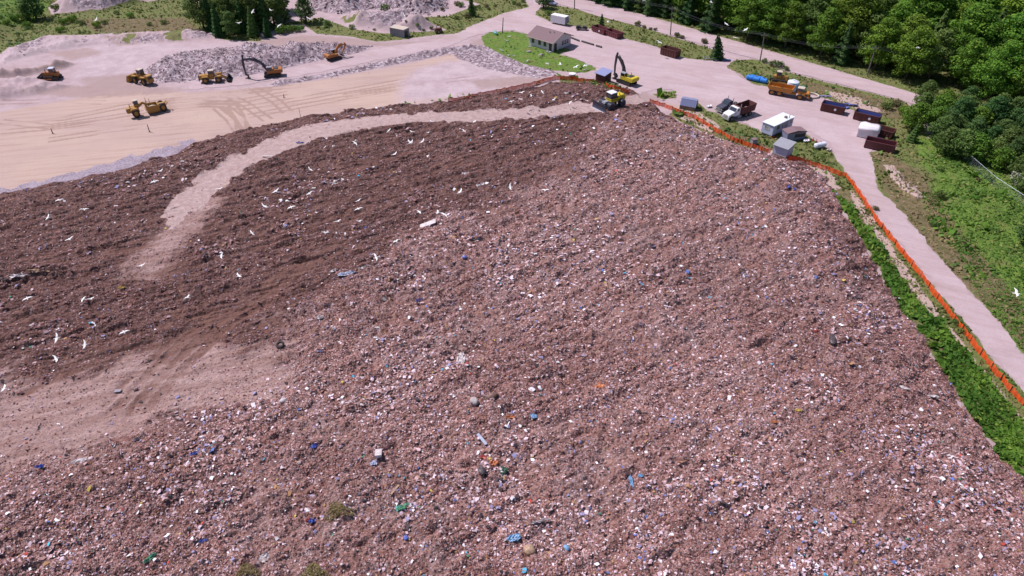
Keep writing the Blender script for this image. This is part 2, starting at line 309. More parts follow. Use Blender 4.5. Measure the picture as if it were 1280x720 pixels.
palec = g.mix(g.ramp(g.noise(.25, 6, .7), [(.38, 0), (.62, 1)]), (.49,.385,.42), (.40,.30,.33)); palec = g.mix(g.ramp(n_fine, [(.35, .35), (.55, 0)]), palec, (.29,.22,.25))
st = g.voro(1.6); rv = g.sep(st)[0]
rock = g.ramp(rv, [(0, (.13,.09,.11)), (.35, (.24,.18,.21)), (.65, (.37,.29,.33)), (1, (.56,.47,.52))])
rock = g.mix(g.ramp(n_fine, [(.35, .7), (.55, 0)]), rock, (.16,.11,.13))
dirtc = g.mix(n_mid, (.25,.165,.155), (.38,.28,.275))
gr = g.mix(g.ramp(n_fine, [(.35, 0), (.65, 1)]), (.075,.11,.025), (.15,.18,.05))
gr = g.mix(g.ramp(n_mid, [(.35, 0), (.62, .75)]), gr, (.17,.145,.07))
lushc = g.mix(g.ramp(g.noise(.9, 5, .75), [(.35, 0), (.62, 1)]), (.055,.115,.016), (.14,.215,.035)); lushc = g.mix(g.ramp(g.noise(.3, 5, .7), [(.5, 0), (.66, .7)]), lushc, (.17,.135,.06))
browng = g.mix(g.ramp(g.noise(.8, 6, .75), [(.38, 0), (.62, 1)]), (.20,.135,.085), (.085,.085,.032))
scarc = g.mix(n_fine, (.50,.385,.36), (.30,.20,.17))
col = g.mix(g.edge(s1[1], edgeN, .5, .25), gravel, sandc)
col = g.mix(g.edge(s2[0], edgeN, 1.7, .45), col, palec)
col = g.mix(g.math('MULTIPLY', g.edge(s2[1], edgeN, 2.2, .4), .8), col, dirtc)
col = g.mix(g.math('MULTIPLY', g.edge(s2[2], n_mid, .9, .3), .55), col, (.25,.155,.125))
col = g.mix(g.edge(s1[2], edgeN, .8, .12), col, rock)
gcol = g.mix(g.edge(a1, edgeN, .8, .2), gr, lushc)
gcol = g.mix(g.edge(a2, edgeN, 1.2, .2), gcol, browng)
col = g.mix(g.edge(s1[0], edgeN, 1.0, .09), col, gcol)
c3, a3 = g.attr('zone_c'); s3 = g.sep(c3)
col = g.mix(g.edge(s3[0], edgeN, 1.6, .12), col, scarc)
col = g.mix(g.edge(s3[1], edgeN, 1.1, .15), col, g.mix(g.edge(n_fine, n_mid, .5, .2), (.38,.32,.385), (.20,.15,.19)))
g.base(col).bump(g.math('ADD', g.math('MULTIPLY', n_fine, .5), g.math('MULTIPLY', n_grit, .3)), .35, .8)
z1 = np.zeros_like(x)
ground = mesh_np('ground', np.stack([x, y, Z], 1), F, g.m, smoothf=True, attrs={'zone_a': np.stack([grass, sand, rub, lush], 1), 'zone_b': np.stack([pale, dirt, tyre, brown], 1), 'zone_c': np.stack([scar, liner, z1, z1+1], 1)})
tag(ground, kind='structure')
_gx, _gy, _gz = X, Y, Z.reshape(X.shape)
def gz(px, py):
    """height of the ground mesh"""
    return float(np.asarray(Gh(np.array([px]), np.array([py]))).clip(None, 9)[0])
GMASK = dict(grass=lambda a, b: zmask(Z_GRASS, a, b, .8), lush=lambda a, b: zmask(Z_LUSH, a, b, 3), rub=lambda a, b: zmask(Z_RUB, a, b, 1), brown=lambda a, b: zmask(Z_BROWN, a, b, 2))

# ---- roads and yard: sheets laid just above the ground
def sheet(name, px, z, mat, jag=.6, step=1.0):
    w = W(px); pts = []
    for k in range(len(w)):
        a, b = np.array(w[k]), np.array(w[(k+1) % len(w)]); L = np.hypot(*(b-a)); n = max(1, int(L/step))
        for i in range(n):
            p = a+(b-a)*i/n; q = (vnoise(p[0], p[1], .6, 1)+vnoise(p[0], p[1], 2.1, 2)*.6)*jag*2; nn = np.array([-(b-a)[1], (b-a)[0]])/(L+1e-9)
            pts.append(p+nn*q)
    pv = [Vector(p) for p in pts]; n = len(pv)
    V_, _, F_, *_ = delaunay_2d_cdt(pv, [(i, (i+1) % n) for i in range(n)], [], 1, 1e-4)
    me = bpy.data.meshes.new(name); me.from_pydata([(p.x, p.y, z) for p in V_], [], [tuple(f) for f in F_]); me.materials.append(mat)
    bm = bmesh.new(); bm.from_mesh(me)
    for f in bm.faces:
        if f.normal.z < 0: f.normal_flip()
    bm.to_mesh(me); bm.free()
    return tag(link(bpy.data.objects.new(name, me)), kind='structure')
r = N('gravel_road_surface', .95)
a_, b_, c_ = r.noise(.12, 5, .65), r.noise(1.4, 5, .7), r.noise(10, 3, .7)
cc = r.mix(r.ramp(a_, [(.35, 0), (.65, 1)]), (.49,.375,.405), (.42,.315,.335))
cc = r.mix(r.ramp(b_, [(.5, 0), (.75, .5)]), cc, (.34,.26,.285)); cc = r.mix(r.ramp(c_, [(.3, .5), (.55, 0)]), cc, (.30,.235,.255))
cc = r.mix(r.ramp(r.noise(.35, 5, .75, r.mp2(math.radians(22), (.12, 1.6, 1))), [(.48, 0), (.64, .4)]), cc, (.32,.225,.23)); cc = r.mix(r.ramp(r.noise(.10, 7, .8, r.mp2(math.radians(35), (.5, 1.6, 1))), [(.50, 0), (.62, .6)]), cc, (.35,.25,.25)); cc = r.mix(r.ramp(r.noise(3.5, 3, .7), [(.66, 0), (.72, .6)]), cc, (.22,.15,.16))
r.base(cc).bump(r.math('ADD', b_, c_), .12, .6)
YARD = [(600,28),(632,16),(664,8),(672,-30),(700,-30),(690,4),(672,13),(668,19),(690,29),(720,34),(770,48),(805,56),(850,71),(880,76),(893,76),(898,66),(925,72),(908,84),(918,90),(932,100),(948,108),(985,108),(1008,117),(1030,126),(1060,140),(1078,160),(1092,186),(1086,192),(1098,238),(1130,268),(1165,313),(1205,357),(1250,407),(1300,468),(1420,600),(1400,660),(1300,510),(1243,449),(1207,402),(1171,362),(1135,317),(1098,270),(1075,237),(1057,213),(1046,196),(1036,178),(1014,166),(985,158),(960,164),(935,156),(905,147),(885,138),(872,128),(850,126),(840,112),(815,112),(800,119),(786,112),(770,104),(752,96),(745,85),(728,76),(700,66),(716,62),(690,52),(668,44),(640,38),(612,40),(590,46),(560,58),(520,68),(470,76),(440,82),(400,90),(350,99),(300,107),(235,112),(235,101),(300,97),(350,88),(400,80),(430,71),(470,61),(500,57),(540,52),(570,42)]
sheet('gravel_yard', YARD, .05, r.m)
sheet('road', [(670,-60),(690,-8),(690,3),(720,11),(742,19),(790,31),(850,48),(892,60),(925,69),(945,74),(985,89),(1030,101),(1080,113),(1128,126),(1200,150),(1300,185),(1500,260),(1700,330),(1700,295),(1500,225),(1300,158),(1200,132),(1140,116),(1100,104),(1040,88),(985,73),(940,59),(900,51),(880,44),(820,26),(760,12),(711,-3),(700,-60)], .09, r.m, .2)

# ================================================================ THE RUBBISH FIELD
X, Y, F = terrain_grid(1150, 960, 29., 176., 28, .80, ext=False)
x, y = X.ravel(), Y.ravel(); dm = sdist(MOUND, x, y)+1.3*fbm(x, y, .35, 3, 31)
th = math.radians(28); u_ = x*math.cos(th)+y*math.sin(th); v_ = -x*math.sin(th)+y*math.cos(th)
_tx, _ty = W3([(203, 318)])[0]; tr = smooth(-.8, .8, sdist(wT, x, y)+.5+1.9*fbm(x, y, .45, 4)-3.4*smooth(20, 1, np.hypot(x-_tx, y-_ty))); tn = .92*smooth(-4, 5, sdist(wTan, x, y)+6*fbm(x, y, .2, 4)+3*fbm(u_*.15, v_*.9, 1., 2, 4)); lt = smooth(-9, 6, sdist(wL, x, y)+11*fbm(x, y, .07, 4)+4*fbm(u_*.12, v_*.5, 1., 3, 8))
# wheel and blade marks sweep in arcs: brown bare strips
MARKS = [[(150,522),(195,470),(250,416),(310,378),(380,334),(440,300)],[(175,515),(222,462),(275,408),(345,365)],[(130,520),(170,475),(225,425),(290,385)],[(140,525),(185,475),(240,420),(300,380),(370,335),(420,310)], [(165,520),(215,465),(262,415),(330,375)], [(60,425),(140,418),(215,400),(290,372)], [(0,500),(60,470),(130,445),(200,425)], [(750,165),(765,158),(780,150),(795,140)], [(745,185),(770,172),(790,155)], [(250,300),(300,262),(370,225),(450,205),(530,190)], [(300,300),(370,262),(450,236),(540,210),(620,190)], [(180,350),(260,322),(340,300),(420,276)], [(380,425),(345,412),(330,400)], [(0,330),(100,318),(200,300)], [(380,250),(410,238)], [(400,290),(450,262),(470,258)], [(30,380),(45,405)], [(50,378),(66,400)]]
mk = np.zeros(x.shape)
tn = np.maximum(tn, .85*smooth(7, 0, -sdist(W3([(262,245),(222,285),(200,318),(182,350)]), x, y, closed=False)+3.5*fbm(x, y, .3, 4)))
for L in MARKS:
    w3 = W3(L); d = -sdist(w3, x, y, closed=False); d = np.abs(np.abs(d)-.9)+.25*vnoise(x, y, 1.5)
    mk = np.maximum(mk, smooth(1.15, .1, d+.5*np.clip(vnoise(x, y, .5, 7), -.3, 1))*smooth(.0, 3.5, np.hypot(x-w3[0][0], y-w3[0][1]))*np.clip(.75+1.3*fbm(x, y, .18, 3, 21), .55, 1)*(1 if L[0] in ((140,525),(165,520),(745,185),(750,165)) else .75))
streak = fbm(u_*.10, v_*1.0, 1.1, 3, 2)
rough = (1-.93*tr)*(1-.72*tn)*(1-.6*mk)
shr = np.exp(-(((x-P(38,352,3)[0])/5)**2+((y-P(38,352,3)[1]-1)/2.4)**2))
fine = fbm(x, y, 1.3, 4, 1)*.34 + fbm(x, y, .33, 3, 6)*.42 + np.abs(vnoise(x, y, 2.6, 3))*.16 + fbm(u_*.22, v_*.75, 1., 3, 5)*.42
Z = Hs(x, y) + smooth(0, 1.2, dm)*(rough*fine*(1+.25*lt+1.2*shr) + (1-tr)*(1-lt)*(1-tn)*streak*.50 - mk*(.20+.35*np.clip(fbm(x, y, .5, 3, 9), 0, 1)))
Z = np.where(dm < 0, np.maximum(-.35, dm*.5), Z+.02)
keep = (dm[F] > -.9).all(1); F = F[keep]
mg = N('rubbish_surface', .95)
c1, a1 = mg.attr('zone'); s1 = mg.sep(c1); nb, nm, nf, ng = mg.noise(.10, 5, .65), mg.noise(.8, 5, .7), mg.noise(3.5, 4, .75), mg.noise(11, 3, .7)
chip = mg.sep(mg.voro(4.6)); chip2 = mg.sep(mg.voro(9.5))
soil = mg.mix(mg.ramp(nm, [(.3, 0), (.68, 1)]), (.11,.046,.038), (.245,.122,.100))
soil = mg.mix(mg.ramp(mg.noise(.9, 5, .7, mg.mp2(-th, (.12, 1.2, 1))), [(.42, .6), (.6, 0)]), soil, (.07,.032,.03))
soil = mg.mix(mg.ramp(nf, [(.35, .6), (.6, 0)]), soil, (.075,.040,.040))
chips = mg.ramp(chip[0], [(0, (.085,.05,.055)), (.25, (.19,.12,.125)), (.5, (.24,.16,.165)), (.75, (.33,.235,.245)), (.92, (.45,.36,.40)), (1, (.62,.55,.62))])
chips2 = mg.ramp(chip2[0], [(0, (.06,.035,.042)), (.4, (.21,.13,.13)), (.75, (.31,.22,.225)), (1, (.6,.53,.6))])
ch = mg.mix(mg.ramp(chip2[1], [(.45, 0), (.55, 1)], 'CONSTANT'), chips, chips2)
lc = mg.mix(mg.ramp(mg.noise(.22, 6, .75), [(.38, .12), (.62, .7)]), mg.mix(mg.ramp(nm, [(.35, 0), (.65, 1)]), (.17,.072,.058), (.34,.185,.155)), ch)
dk = mg.mix(mg.ramp(chip[1], [(.72, 0), (.78, .8)]), soil, mg.mix(.5, ch, soil))
tanc = mg.mix(mg.ramp(mg.noise(.7, 6, .75, mg.mp2(-th*.6, (.16, 1.1, 1))), [(.38, 0), (.62, 1)]), (.46,.315,.305), (.29,.17,.155)); tanc = mg.mix(mg.ramp(nf, [(.35, .5), (.55, 0)]), tanc, (.13,.08,.075))
trc = mg.mix(mg.ramp(mg.noise(.9, 6, .75), [(.38, 0), (.62, .9)]), (.48,.355,.35), (.33,.22,.205)); trc = mg.mix(mg.ramp(chip[0], [(.80, 0), (.86, .6)]), trc, mg.mix(nf, (.5,.42,.45), (.16,.10,.10))); trc = mg.mix(mg.ramp(nf, [(.3, .4), (.5, 0)]), trc, (.25,.17,.175))
col = mg.mix(mg.edge(s1[0], nm, .6, .3), dk, lc)
col = mg.mix(mg.math('MULTIPLY', mg.edge(s1[1], nm, .9, .3), .85), col, tanc)
col = mg.mix(mg.math('MULTIPLY', mg.edge(a1, nm, 1.1, .3), .85), col, mg.mix(nf, (.105,.048,.038), (.21,.11,.09)))
col = mg.mix(mg.edge(s1[2], nf, 1.0, .15), col, trc)
mg.base(col).bump(mg.math('ADD', mg.math('MULTIPLY', nf, .6), mg.math('MULTIPLY', chip[2], .5)), .22, .9)
A = np.stack([lt, tn, tr, mk*(1-tr)], 1)
def sub(name, F, kind='structure'):
    ids, inv = np.unique(F, return_inverse=True); inv = inv.reshape(F.shape)
    return tag(mesh_np(name, np.stack([x[ids], y[ids], Z[ids]], 1), inv, mg.m, smoothf=False, attrs={'zone': A[ids]}), kind=kind)
tf = (tr[F] > .5).all(1)
sub('rubbish_field', F[~tf]); sub('dirt_track', F[tf])
_MX, _MY, _MZ, _MR = X, Y, Z.reshape(X.shape), None
from bisect import bisect
def _bil(A, px, py):
    ly = np.log(np.asarray(py)/29.)/np.log(176./29.)*(A.shape[0]-1); lx = (np.asarray(px)/(28+.8*np.asarray(py))+1)/2*(A.shape[1]-1)
    i = np.clip(ly.astype(int), 0, A.shape[0]-2); j = np.clip(lx.astype(int), 0, A.shape[1]-2); fy = np.clip(ly-i, 0, 1); fx = np.clip(lx-j, 0, 1)
    return A[i,j]*(1-fy)*(1-fx)+A[i+1,j]*fy*(1-fx)+A[i,j+1]*(1-fy)*fx+A[i+1,j+1]*fy*fx
def mz(px, py): return _bil(_MZ, np.asarray(px, float), np.asarray(py, float))
LT, TN, TR, DM, MK = [q.reshape(X.shape) for q in (lt, tn, tr, dm, mk)]

# ---- litter: hundreds of thousands of scraps of paper, film, wood and rag, one crumpled scrap = two bent quads
vc = N('litter_scraps', .7); cA, _ = vc.attr('tint'); vc.base(cA)
PAL = np.array([(.55,.45,.53),(.42,.285,.30),(.33,.185,.175),(.23,.108,.094),(.125,.053,.052),(.055,.035,.04),(.025,.02,.03),(.74,.70,.76),(.36,.20,.10),(.10,.16,.42),(.06,.34,.55),(.42,.06,.04),(.05,.22,.14),(.50,.36,.08),(.24,.22,.38)])
def scraps(n, pr, size, dens, ssc=1., lift=.06):
    ly = RNG.random(n); py = 30*(172/30.)**(ly**.9); px = (RNG.random(n)*2-1)*(25+.79*py)
    d = _bil(DM, px, py); k = (d > .4) & (RNG.random(n) < dens(_bil(LT,px,py), _bil(TN,px,py), _bil(TR,px,py), _bil(MK,px,py), px, py)); px, py = px[k], py[k]; m = len(px)
    pz = mz(px, py); ci = RNG.choice(len(PAL), m, p=np.array(pr)/sum(pr)); c = PAL[ci]*(.75+.5*RNG.random((m,1)))
    ld = np.clip(.5+1.5*fbm(px, py, .055, 3, 12)+.7*fbm(px*.45+py*.2, py, .5, 2, 14), 0, 1)[:,None]; low = (ci < 5)[:,None]          # separate truck loads: earthy ones and papery ones
    dkz = (1-_bil(LT, px, py))[:,None]*(RNG.random((m,1)) < .86); c = np.where((ci < 5)[:,None], c*(1-dkz*np.array([.35,.43,.42])), c)          # trampled, earth-stained litter of the older part
    c = np.where(low, c*(.78+.48*ld)*(1+np.array([.10,-.01,-.04])*(1-ld)), c)
    L = size*(.35+RNG.random(m)**2.2*1.9)*(.75+py/140*.55); Wd = L*(.25+.75*RNG.random(m)); a = RNG.random(m)*2*np.pi; ti = RNG.normal(0, .30, m); tj = RNG.normal(0, .24, m); fold = L*RNG.uniform(.0, .26, m)
    e1 = np.stack([np.cos(a)*np.cos(ti), np.sin(a)*np.cos(ti), np.sin(ti)], 1); e2 = np.stack([-np.sin(a)*np.cos(tj), np.cos(a)*np.cos(tj), np.sin(tj)], 1)
    C = np.stack([px, py, pz+lift+L*.12], 1); V = np.zeros((m, 6, 3))
    for q, (i, j, h) in enumerate([(-1,-1,0),(0,-1,1),(1,-1,0),(1,1,0),(0,1,1),(-1,1,0)]):
        jj = 1+RNG.uniform(-.35, .35, (m,1)); V[:,q] = C+e1*(L/2*i)[:,None]*jj+e2*(Wd/2*j)[:,None]*jj; V[:,q,2] += fold*h+RNG.uniform(-.02,.02,m)-fold*.3
    b = np.arange(m)[:,None]*6; Fq = np.concatenate([b+np.array([[0,1,4,5]]), b+np.array([[1,2,3,4]])], 0)
    return V.reshape(-1,3), Fq, np.repeat(np.concatenate([c, np.ones((m,1))], 1), 6, 0)
CLUS = [(*W3([(u, v)])[0], a_, b_) for u, v, a_, b_ in [(82,412,4,1.6),(20,352,3,1.5),(40,340,4,.8),(38,342,5,1.2),(30,346,4,1.2),(52,343,4,1),(420,268,6,1.6),(330,288,3,1),(400,292,6,1.4),(590,235,6,2.2),(560,245,4,1.5),(650,170,10,4),(700,158,9,3),(600,255,7,1.5),(490,308,5,1.2),(470,326,4,1),(700,118,7,2),(660,124,5,2),(720,190,8,3),(800,200,9,3),(650,545,4,2),(860,540,5,2),(760,640,4,1.4),(60,560,4,1.2),(500,345,4,1)]]
def den1(l, t, r, k, px, py): return np.clip((.30+.70*l)*(1-.86*t)*(1-.90*r)*(1-.7*k)*(.35+1.3*(vnoise(px,py,.09,4)+.5)+1.3*fbm(px,py,.35,3,5))*.66, 0, 1)
def den2(l, t, r, k, px, py): return np.clip((.30+.7*l)*(1-.8*t)*(1-.93*r)*(1-.7*k), 0, 1)
def den3(l, t, r, k, px, py): return np.clip(np.maximum(smooth(.12, .3, vnoise(px,py,.13,7)+.55*vnoise(px,py,.5,9))*.8, sum(np.exp(-(((px-q[0])/q[2])**2+((py-q[1])/q[3])**2))*smooth(-.2, .3, fbm(px,py,.6,3,3)) for q in CLUS))*(1-.9*t)*(1-.97*r), 0, 1)
parts = [scraps(1500000, [3.2,12,26,30,20,6,2.5,.35,1.4,.10,.03,.05,.04,.05,.7], .125, den1, lift=.015), scraps(60000, [16,14,8,6,4,4,3,3,1.0,.4,.15,.12,.10,.12,2.5], .17, den2), scraps(110000, [14,14,8,4,4,6,4,4,.6,.7,.25,.12,.15,.12,4], .24, den3),
         scraps(900, [2,2,0,1,2,3,3,4.5,1.6,1.2,.6,.4,.4,.4,2], .32, den2, lift=.08)]
o = 0; Vs, Fs, Cs = [], [], []
for V_, F_, C_ in parts: Vs.append(V_); Fs.append(F_+o); Cs.append(C_); o += len(V_)
tag(mesh_np('litter', np.concatenate(Vs), np.concatenate(Fs), vc.m, attrs={'tint': np.concatenate(Cs)}), 'loose scraps of paper, plastic film and wood covering the rubbish field', 'litter', kind='stuff')
del Vs, Fs, Cs, parts
# ---- rocks of the rubble heaps
RK = np.array([(.44,.335,.36),(.35,.25,.265),(.25,.17,.185),(.52,.41,.44),(.40,.29,.285)])
def rocks(polys, n, size, name, label, tint=1.):
    out = []
    Vs, Fs, Cs, o = [], [], [], 0
    base = np.array([(1,0,0),(-1,0,0),(0,1,0),(0,-1,0),(0,0,1),(0,0,-1)], float); fc = np.array([(0,2,4),(2,1,4),(1,3,4),(3,0,4),(2,0,5),(1,2,5),(3,1,5),(0,3,5)])
    for z in polys:
        w = np.array(W(z)); lo, hi = w.min(0), w.max(0); ar = (hi-lo).prod(); m = int(n*ar/100)
        px = RNG.uniform(lo[0], hi[0], m); py = RNG.uniform(lo[1], hi[1], m); k = RNG.random(m) < smooth(-1.6, 2.2, sdist(w, px, py)+2.2*fbm(px,py,.3,3)); px, py = px[k], py[k]; m = len(px)
        pz = Gh(px, py); s = size*(.3+RNG.random(m)**2.5*2.2)
        V = base[None]*(s[:,None,None]*RNG.uniform(.4,1,(m,6,3))) ; a = RNG.random(m)*6.3; ca, sa = np.cos(a)[:,None], np.sin(a)[:,None]
        V = V+RNG.normal(0, .22, (m,6,3))*s[:,None,None]
        V = np.stack([V[:,:,0]*ca-V[:,:,1]*sa+px[:,None], V[:,:,0]*sa+V[:,:,1]*ca+py[:,None], V[:,:,2]*.75+(pz+s*.25)[:,None]], 2)
        Vs.append(V.reshape(-1,3)); Fs.append((np.arange(m)[:,None,None]*6+fc[None]).reshape(-1,3)+o); o += m*6
        Cs.append(np.repeat(np.concatenate([RK[RNG.integers(0,5,m)]*(.8+.4*RNG.random((m,1)))*tint, np.ones((m,1))],1), 6, 0))
    tag(mesh_np(name, np.concatenate(Vs), np.concatenate(Fs), vc.m, attrs={'tint': np.concatenate(Cs)}), label, 'rubble', kind='stuff')
rocks([Z_RUB[0]], 420, .15, 'rubble', 'grey broken concrete rubble heaped behind the earthmoving machines')
rocks([Z_RUB[1], Z_RUB[2]], 110, .13, 'rubble', 'loose stones along the edge of the haul road and sand floor', .95)
rocks([Z_RUB[3]], 120, .34, 'rubble', 'dark heap of broken stone at the top of the picture', .72)
rocks([Z_RUB[4], Z_RUB[5], Z_RUB[6]], 26, .15, 'rubble', 'scattered stones on the pale spoil banks')
rocks([[(1104,206),(1116,206),(1130,222),(1157,246),(1146,250),(1130,240),(1115,225)], [(1062,116),(1100,130),(1085,142),(1050,128)],[(845,140),(890,155),(905,172),(870,160)]], 60, .16, 'rubble', 'pale stones showing through the dry grass')
# ================================================================ PLANTS
def leafmat(name, c0, c1, c2, var=.25):
    n = N(name, .75); cA, _ = n.attr('tint'); s = n.sep(cA)
    c = n.mix(s[0], c0, c1); c = n.mix(n.math('MULTIPLY', s[1], 1), c, c2)
    oi = n.n('ShaderNodeObjectInfo').outputs['Random']; hsv = n.n('ShaderNodeHueSaturation'); n.l(c, hsv.inputs['Color'])
    n.l(n.math('ADD', n.math('MULTIPLY', oi, var*1.6), 1-var*.8), hsv.inputs['Value'])
    n.l(n.math('ADD', n.math('MULTIPLY', n.math('FRACT', n.math('MULTIPLY', oi, 7.3)), .035), .482), hsv.inputs['Hue'])
    n.base(hsv.outputs[0]); tr_ = n.n('ShaderNodeBsdfTranslucent'); n.l(hsv.outputs[0], tr_.inputs[0]); mx = n.n('ShaderNodeMixShader'); mx.inputs[0].default_value = .3
    n.l(n.b.outputs[0], mx.inputs[1]); n.l(tr_.outputs[0], mx.inputs[2]); n.l(mx.outputs[0], n.t.nodes['Material Output'].inputs[0]); return n.m
LM = dict(lime=leafmat('broad_leaves', (.045,.110,.011), (.175,.310,.030), (.34,.46,.06)), dark=leafmat('fir_needles', (0.027,0.081,0.023), (0.073,0.150,0.036), (0.110,0.188,0.042)),
          mid=leafmat('hedge_leaves', (0.067,0.125,0.027), (0.134,0.206,0.047), (0.207,0.250,0.074)), pale=leafmat('silver_leaves', (0.110,0.175,0.084), (0.244,0.312,0.179), (0.366,0.413,0.263)),
          olive=leafmat('dry_brush', (0.091,0.094,0.037), (0.195,0.175,0.079), (0.317,0.250,0.137)), meadow=leafmat('meadow_leaves', (0.073,0.138,0.019), (0.140,0.219,0.037), (0.268,0.250,0.084), .1), turf=leafmat('turf_blades', (0.104,0.131,0.032), (0.183,0.200,0.058), (0.293,0.250,0.095), .1), straw=leafmat('straw_blades', (0.183,0.144,0.063), (0.305,0.237,0.116), (0.415,0.350,0.189), .1),
          bloom=leafmat('blossom_bush', (0.122,0.163,0.074), (0.549,0.562,0.420), (0.915,0.925,0.735)), weed=leafmat('weed_leaves', (0.061,0.144,0.015), (0.140,0.256,0.029), (0.232,0.312,0.053), .1))
BARK = paint('bark', (.10,.075,.065), .9, .4)
def leaves(C, Nn, size, jit=.5, asp=.6):
    """one leaf cluster = a bent quad, facing roughly Nn"""
    m = len(C); Nn = Nn+RNG.normal(0, jit, Nn.shape); Nn /= np.linalg.norm(Nn, axis=1)[:,None]+1e-9
    a = np.cross(Nn, RNG.normal(0, 1, (m,3))); a /= np.linalg.norm(a, axis=1)[:,None]+1e-9; b = np.cross(Nn, a)
    s = (size*(.6+.8*RNG.random(m)))[:,None]; V = np.stack([C-a*s/2-b*s*asp/2, C+a*s*.6-b*s*asp*.3, C+a*s/2+b*s*asp/2+Nn*s*.2, C-a*s*.4+b*s*asp*.5], 1)
    return V.reshape(-1,3), np.arange(m*4).reshape(m,4)
def crown_mesh(lobes, per, size, mat, name, jit=.5):
    """lobes: (centre, radii); leaves sit in the outer shell of each lobe, thicker on top"""
    Cs, Ns, T = [], [], []
    for c, r in lobes:
        c = np.array(c); r = np.array(r); k = int(per*(r[0]*r[1]*r[2])**(2/3)); d = RNG.normal(0, 1, (k,3)); d /= np.linalg.norm(d, axis=1)[:,None]
        d = d[(d[:,2] > -.65) | (RNG.random(k) < .25)]; k = len(d); rr = .72+.34*RNG.random(k)**.7+.14*np.sin(d[:,0]*5+c[0]*3)*np.cos(d[:,1]*5+c[1]*2)
        Cs.append(c+d*r*rr[:,None]); Ns.append(d*(1/r)*r.mean()+np.array([0,0,.35])); t0 = RNG.random()*.5
        T.append(np.stack([np.clip(t0+RNG.random(k)*.6-.05, 0, 1), (RNG.random(k) < .12)*RNG.random(k), np.zeros(k), np.ones(k)], 1))
    C, Nn, T = np.concatenate(Cs), np.concatenate(Ns), np.concatenate(T); V, F = leaves(C, Nn, size, jit)
    o = mesh_np(name, V, F, mat, attrs={'tint': np.repeat(T, 4, 0)}); return o
def trunk_mb(h, r, limbs=5, spread=2.5):
    b = MB(); b.cyl((0,0,-.3), (.1,.05,h*.45), r, r*.7, 8); b.cyl((.1,.05,h*.45), (0,.1,h*.85), r*.7, r*.25, 8)
    for i in range(limbs):
        a = i*2.4; z = h*(.35+.09*i); b.cyl((.05,.05,z), (math.cos(a)*spread*.7, math.sin(a)*spread*.7, z+spread*.6), r*.4, r*.12, 6)
    return b
def proto(name, crown, trunk, cat='tree'):
    e = empty(name, (0,0,0), 0, 'x', cat); crown.parent = e; crown.name = 'crown'; t = trunk.build('trunk', BARK, e, smoothf=True); return e
def broad(seed, h, w, mat, size=.38, per=115, low=.16, name='broadleaf_tree'):
    rs = np.random.default_rng(seed); lobes = [((0,0,h*.50), (w*.30,w*.30,h*.30))]; n = 26
    for i in range(n):
        t = (i+.5)/n; z = h*(low+(.93-low)*t); prof = math.sin(math.pi*min(1, (t*.86+.16)))**.75; a = i*2.4+rs.random()*.9; rr = w*(.12+.13*rs.random())
        k = max(0, w*.5*prof-rr*.55)*(.75+.35*rs.random()); lobes.append(((math.cos(a)*k, math.sin(a)*k, z+rs.normal(0, h*.025)), (rr, rr, rr*.52)))
    return proto(name, crown_mesh(lobes, per, size, mat, 'crown', .55), trunk_mb(h*.75, .28, 5, w*.35))
def conifer(seed, h, w, mat, size=.36, dens=1.0, name='conifer_tree'):
    rs = np.random.default_rng(seed); Cs, Ns, T = [], [], []; k = int(4200*dens*h/12*w/4)
    z = (1-np.sqrt(RNG.random(k)))*.93+.05; a = RNG.random(k)*6.283; tier = .80+.26*np.sin(z*h*4.2+np.sin(a*3)*1.2)+.16*np.sin(a*5+seed)
    r = w/2*(1-z)**.8*tier*(.55+.45*RNG.random(k)**.4); C = np.stack([np.cos(a)*r+.25*np.sin(z*3+seed), np.sin(a)*r, z*h-.22*r], 1); Nn = np.stack([np.cos(a)*.7, np.sin(a)*.7, np.full(k, .75)], 1)
    t = np.stack([np.clip(RNG.random(k)*.7+.15*np.sin(a*3), 0, 1), (RNG.random(k) < .08)*RNG.random(k), z*0, z*0+1], 1); V, F = leaves(C, Nn, size, .35, .5)
    b = MB(); b.cyl((0,0,-.3), (0,0,h*.9), .22, .04, 7)
    for i in range(10): q = h*(.12+.075*i); b.cyl((0,0,q), (math.cos(i*2.4)*w*.4*(1-q/h), math.sin(i*2.4)*w*.4*(1-q/h), q-.1), .06, .02, 5)
    return proto(name, mesh_np('crown', V, F, mat, attrs={'tint': np.repeat(t, 4, 0)}), b)
def bushp(seed, w, h, mat, size=.26, name='shrub', per=150):
    rs = np.random.default_rng(seed); lobes = [((0,0,h*.45), (w*.38,w*.38,h*.42))]
    for i in range(7):
        a = i*2.4; q = .2+.18*rs.random(); lobes.append(((math.cos(a)*w*q, math.sin(a)*w*q, h*(.3+.45*rs.random())), (w*.2, w*.2, h*.28)))
    e = empty(name, (0,0,0), 0, 'x', 'shrub'); c = crown_mesh(lobes, per, size, mat, 'foliage', .7); c.name = 'foliage'; c.parent = e
    b = MB()
    for i in range(5): b.cyl((0,0,-.1), (math.cos(i*1.3)*w*.22, math.sin(i*1.3)*w*.22, h*.6), .05, .02, 5)
    b.build('stem', BARK, e); return e
BR = [broad(i, 1.0*h, w, LM[m]) for i, (h, w, m) in enumerate([(15,10.5,'lime'),(14,9,'lime'),(16,11.5,'lime'),(13,8.5,'mid'),(14,9.5,'lime')])]
CF = [conifer(i, h, w, LM[m]) for i, (h, w, m) in enumerate([(14,6.2,'dark'),(12.5,5.6,'dark'),(13,5.8,'mid'),(10.5,5,'dark')])]
BS = [bushp(1, 3.0, 2.0, LM['mid']), bushp(2, 2.6, 1.7, LM['olive']), bushp(3, 3.4, 2.4, LM['weed'])]
BLOOM = bushp(9, 4.2, 3.2, LM['bloom'], .24, 'flowering_bush'); SILV = broad(31, 8.5, 5.5, LM['pale'], .34, 120)
BLOOM['category'] = 'bush'
